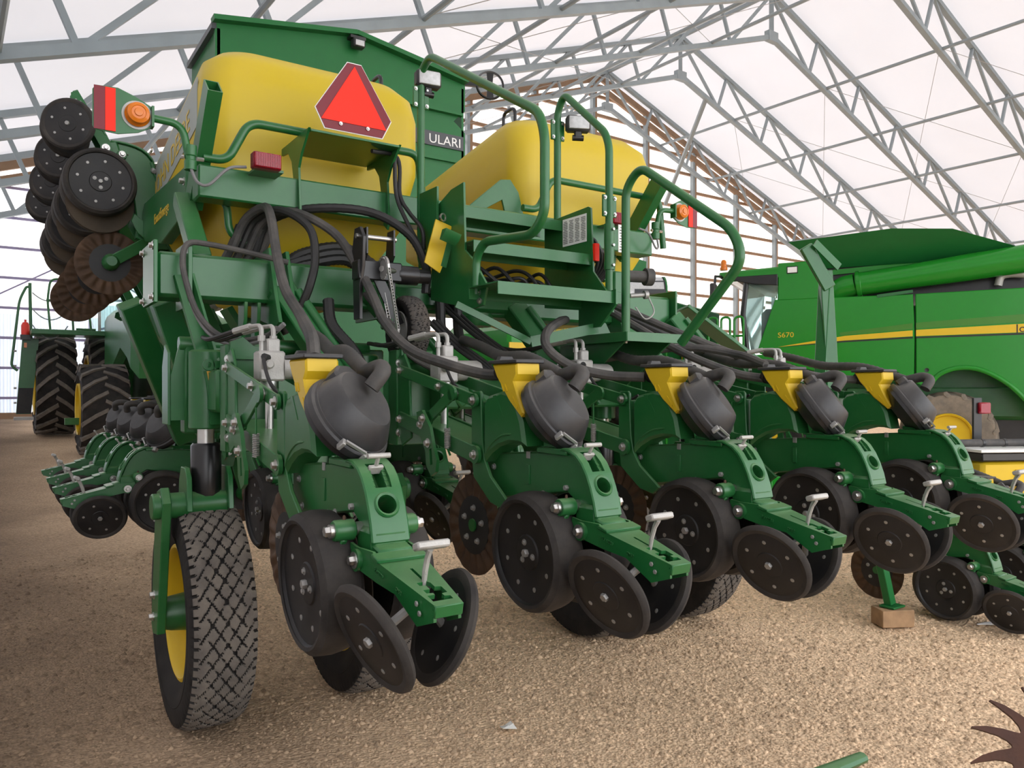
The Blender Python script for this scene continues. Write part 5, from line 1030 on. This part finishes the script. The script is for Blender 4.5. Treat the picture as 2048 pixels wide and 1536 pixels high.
for k in range(8): MB().lathe([(.035,-.012),(.035,.012)], Vector((7.5,3.0,1.06))+R20 @ Vector((-.7+.2*k,-.12,0)), R20 @ Vector((1,0,0)), 14).build('pipe_band', 'black_gloss', pp)
s2b(MB().box((7.20,3.42,1.20), (.075,.025,.46), R20), 'lamp_post', 'black_gloss'); s2b(MB().box((7.24,3.38,1.34), (.11,.05,.10), R20, .01), 'tail_lamp', 'red_lens')
s2b(MB().bar((7.2,3.5,.8), (6.9,3.85,.78), .08, .08), 'box_bracket', 'green_bright')
for x, y in ((6.9,3.3), (7.9,2.85)): s2b(MB().box((x,y,.25), (.08,.08,.5)), 'box_leg', 'green_bright')
wb = MB(); wb.box((4.785,2.785,.054), (.21,.14,.108), Matrix.Rotation(-.5, 3, 'Z'), .004); wb = wb.build('wood_block', 'timber'); tag(wb, 'weathered timber block under the green jack foot', 'block')
# ---------------------------------------------------------------- near row cleaner, scraps
rc = thing('row_cleaner', 'rusty toothed row-cleaner wheel on a green bracket', 'row cleaner', (2.2, .66, 0))
def rb(mb, name, m, parent=None):
    o = mb.build(name, m, parent or rc)
    if parent is None: o.location = (-2.2, -.66, 0)
    return o
ax = Vector((-.70,-.45,.55)).normalized(); c0 = Vector((1.94,.76,.672)); T = Matrix.Translation(c0) @ ax.to_track_quat('Z','Y').to_matrix().to_4x4()
N_ = 13; ring = []
for k in range(N_):
    a = 2*math.pi*k/N_; d = 2*math.pi/N_
    for fr, r in ((0,.080),(.14,.088),(.34,.108),(.60,.138),(.82,.163),(.86,.163),(.80,.140),(.72,.112),(.74,.092),(.86,.081)): ring.append((r*math.cos(a+d*fr), r*math.sin(a+d*fr)))
mb = MB(); mb.T = T; mb.plate(ring, [], 'z', -.006, .006); rb(mb, 'toothed_wheel', 'rust_dark')
mb = MB(); mb.T = T; mb.lathe([(.06,.0),(.06,.03),(.03,.05),(0,.05)], (0,0,-.06), (0,0,1), 20); rb(mb, 'wheel_hub', 'green')
rb(MB().bar(c0-ax*.06, (2.12,.72,.80), .05, .05, b=.006), 'cleaner_arm', 'green'); rb(MB().bar((2.12,.72,.82), (2.25,.66,.0), .06, .06, b=.006), 'cleaner_stand', 'green'); rb(MB().bar((2.02,.815,.735), (2.14,.74,.80), .06, .02, (0,0,1), .005), 'cleaner_bracket', 'green')
rb(MB().bar((2.2,.68,.03), (1.0,1.2,.03), .06, .05), 'foot_bar', 'green')
rb(MB().tube([(1.06,1.17,.03),(1.13,1.12,.35),(1.28,1.07,.60),(1.44,1.02,.67),(1.575,.985,.694)], [.03,.03,.03,.028,.02], 10, flat=.6), 'tine', 'green')
pc = MB(); q = [(0,0,.004),(.06,.012,.012),(.075,-.03,.004),(.012,-.045,.014)]; pc.add(q+[(x,y,z+.0012) for x, y, z in q], [(0,1,2,3),(7,6,5,4),(0,4,5,1),(1,5,6,2),(2,6,7,3),(3,7,4,0)]); pc.add([(.02,.006,.005),(.05,.012,.022),(.058,-.012,.02),(.03,-.02,.006),(.02,.006,.0065),(.05,.012,.0235),(.058,-.012,.0215),(.03,-.02,.0075)], [(0,1,2,3),(7,6,5,4),(0,4,5,1),(1,5,6,2),(2,6,7,3),(3,7,4,0)])
po = tag(pc.build('paper_scrap', 'white_paper'), 'crumpled white paper scrap lying on the gravel', 'paper'); po.location = (1.875, 2.9, .0); po.rotation_euler = (0,0,-.5)
for k, (x, y, rz, s_, lab, m_) in enumerate(((.66,2.62,.3,.10,'dry curled husk lying on the ground near the treaded tyre','straw'), (1.05,2.55,-.9,.08,'thin straw stem on the ground beside the first row unit','straw'), (.25,3.35,.5,.09,'pale dry leaf lying on the brown ground','straw'), (1.45,2.55,.2,.03,'dark crumb of rubber lying on the gravel','black_ink'))):
    m2 = MB(); m2.tube(catmull([(-s_*.5,0,.004),(-s_*.1,.008,.010),(s_*.25,-.004,.007),(s_*.5,.006,.004)], 4), [.001]+[.006 if k != 1 else .0018]*11+[.001], 6, flat=.5); o = tag(m2.build('plant_scrap' if k < 3 else 'rubber_crumb', m_), lab, 'scrap'); o.location = (x, y, -.004); o.rotation_euler = (0,0,rz)

m2 = MB(); m2.tube(catmull([(-.07,0,.012),(-.03,.004,.014),(.02,0,.016),(.06,-.004,.018),(.08,0,.016)], 4), [.006,.008,.010,.012,.014,.016,.018,.020,.021,.022,.023,.024,.024,.023,.021,.017,.008], 10, flat=.5); o = tag(m2.build('plastic_scoop', 'white'), 'small white plastic scoop lying beside the second planter gauge wheel', 'scoop'); o.location = (5.27, 2.44, -.004); o.rotation_euler = (0,0,-.5)
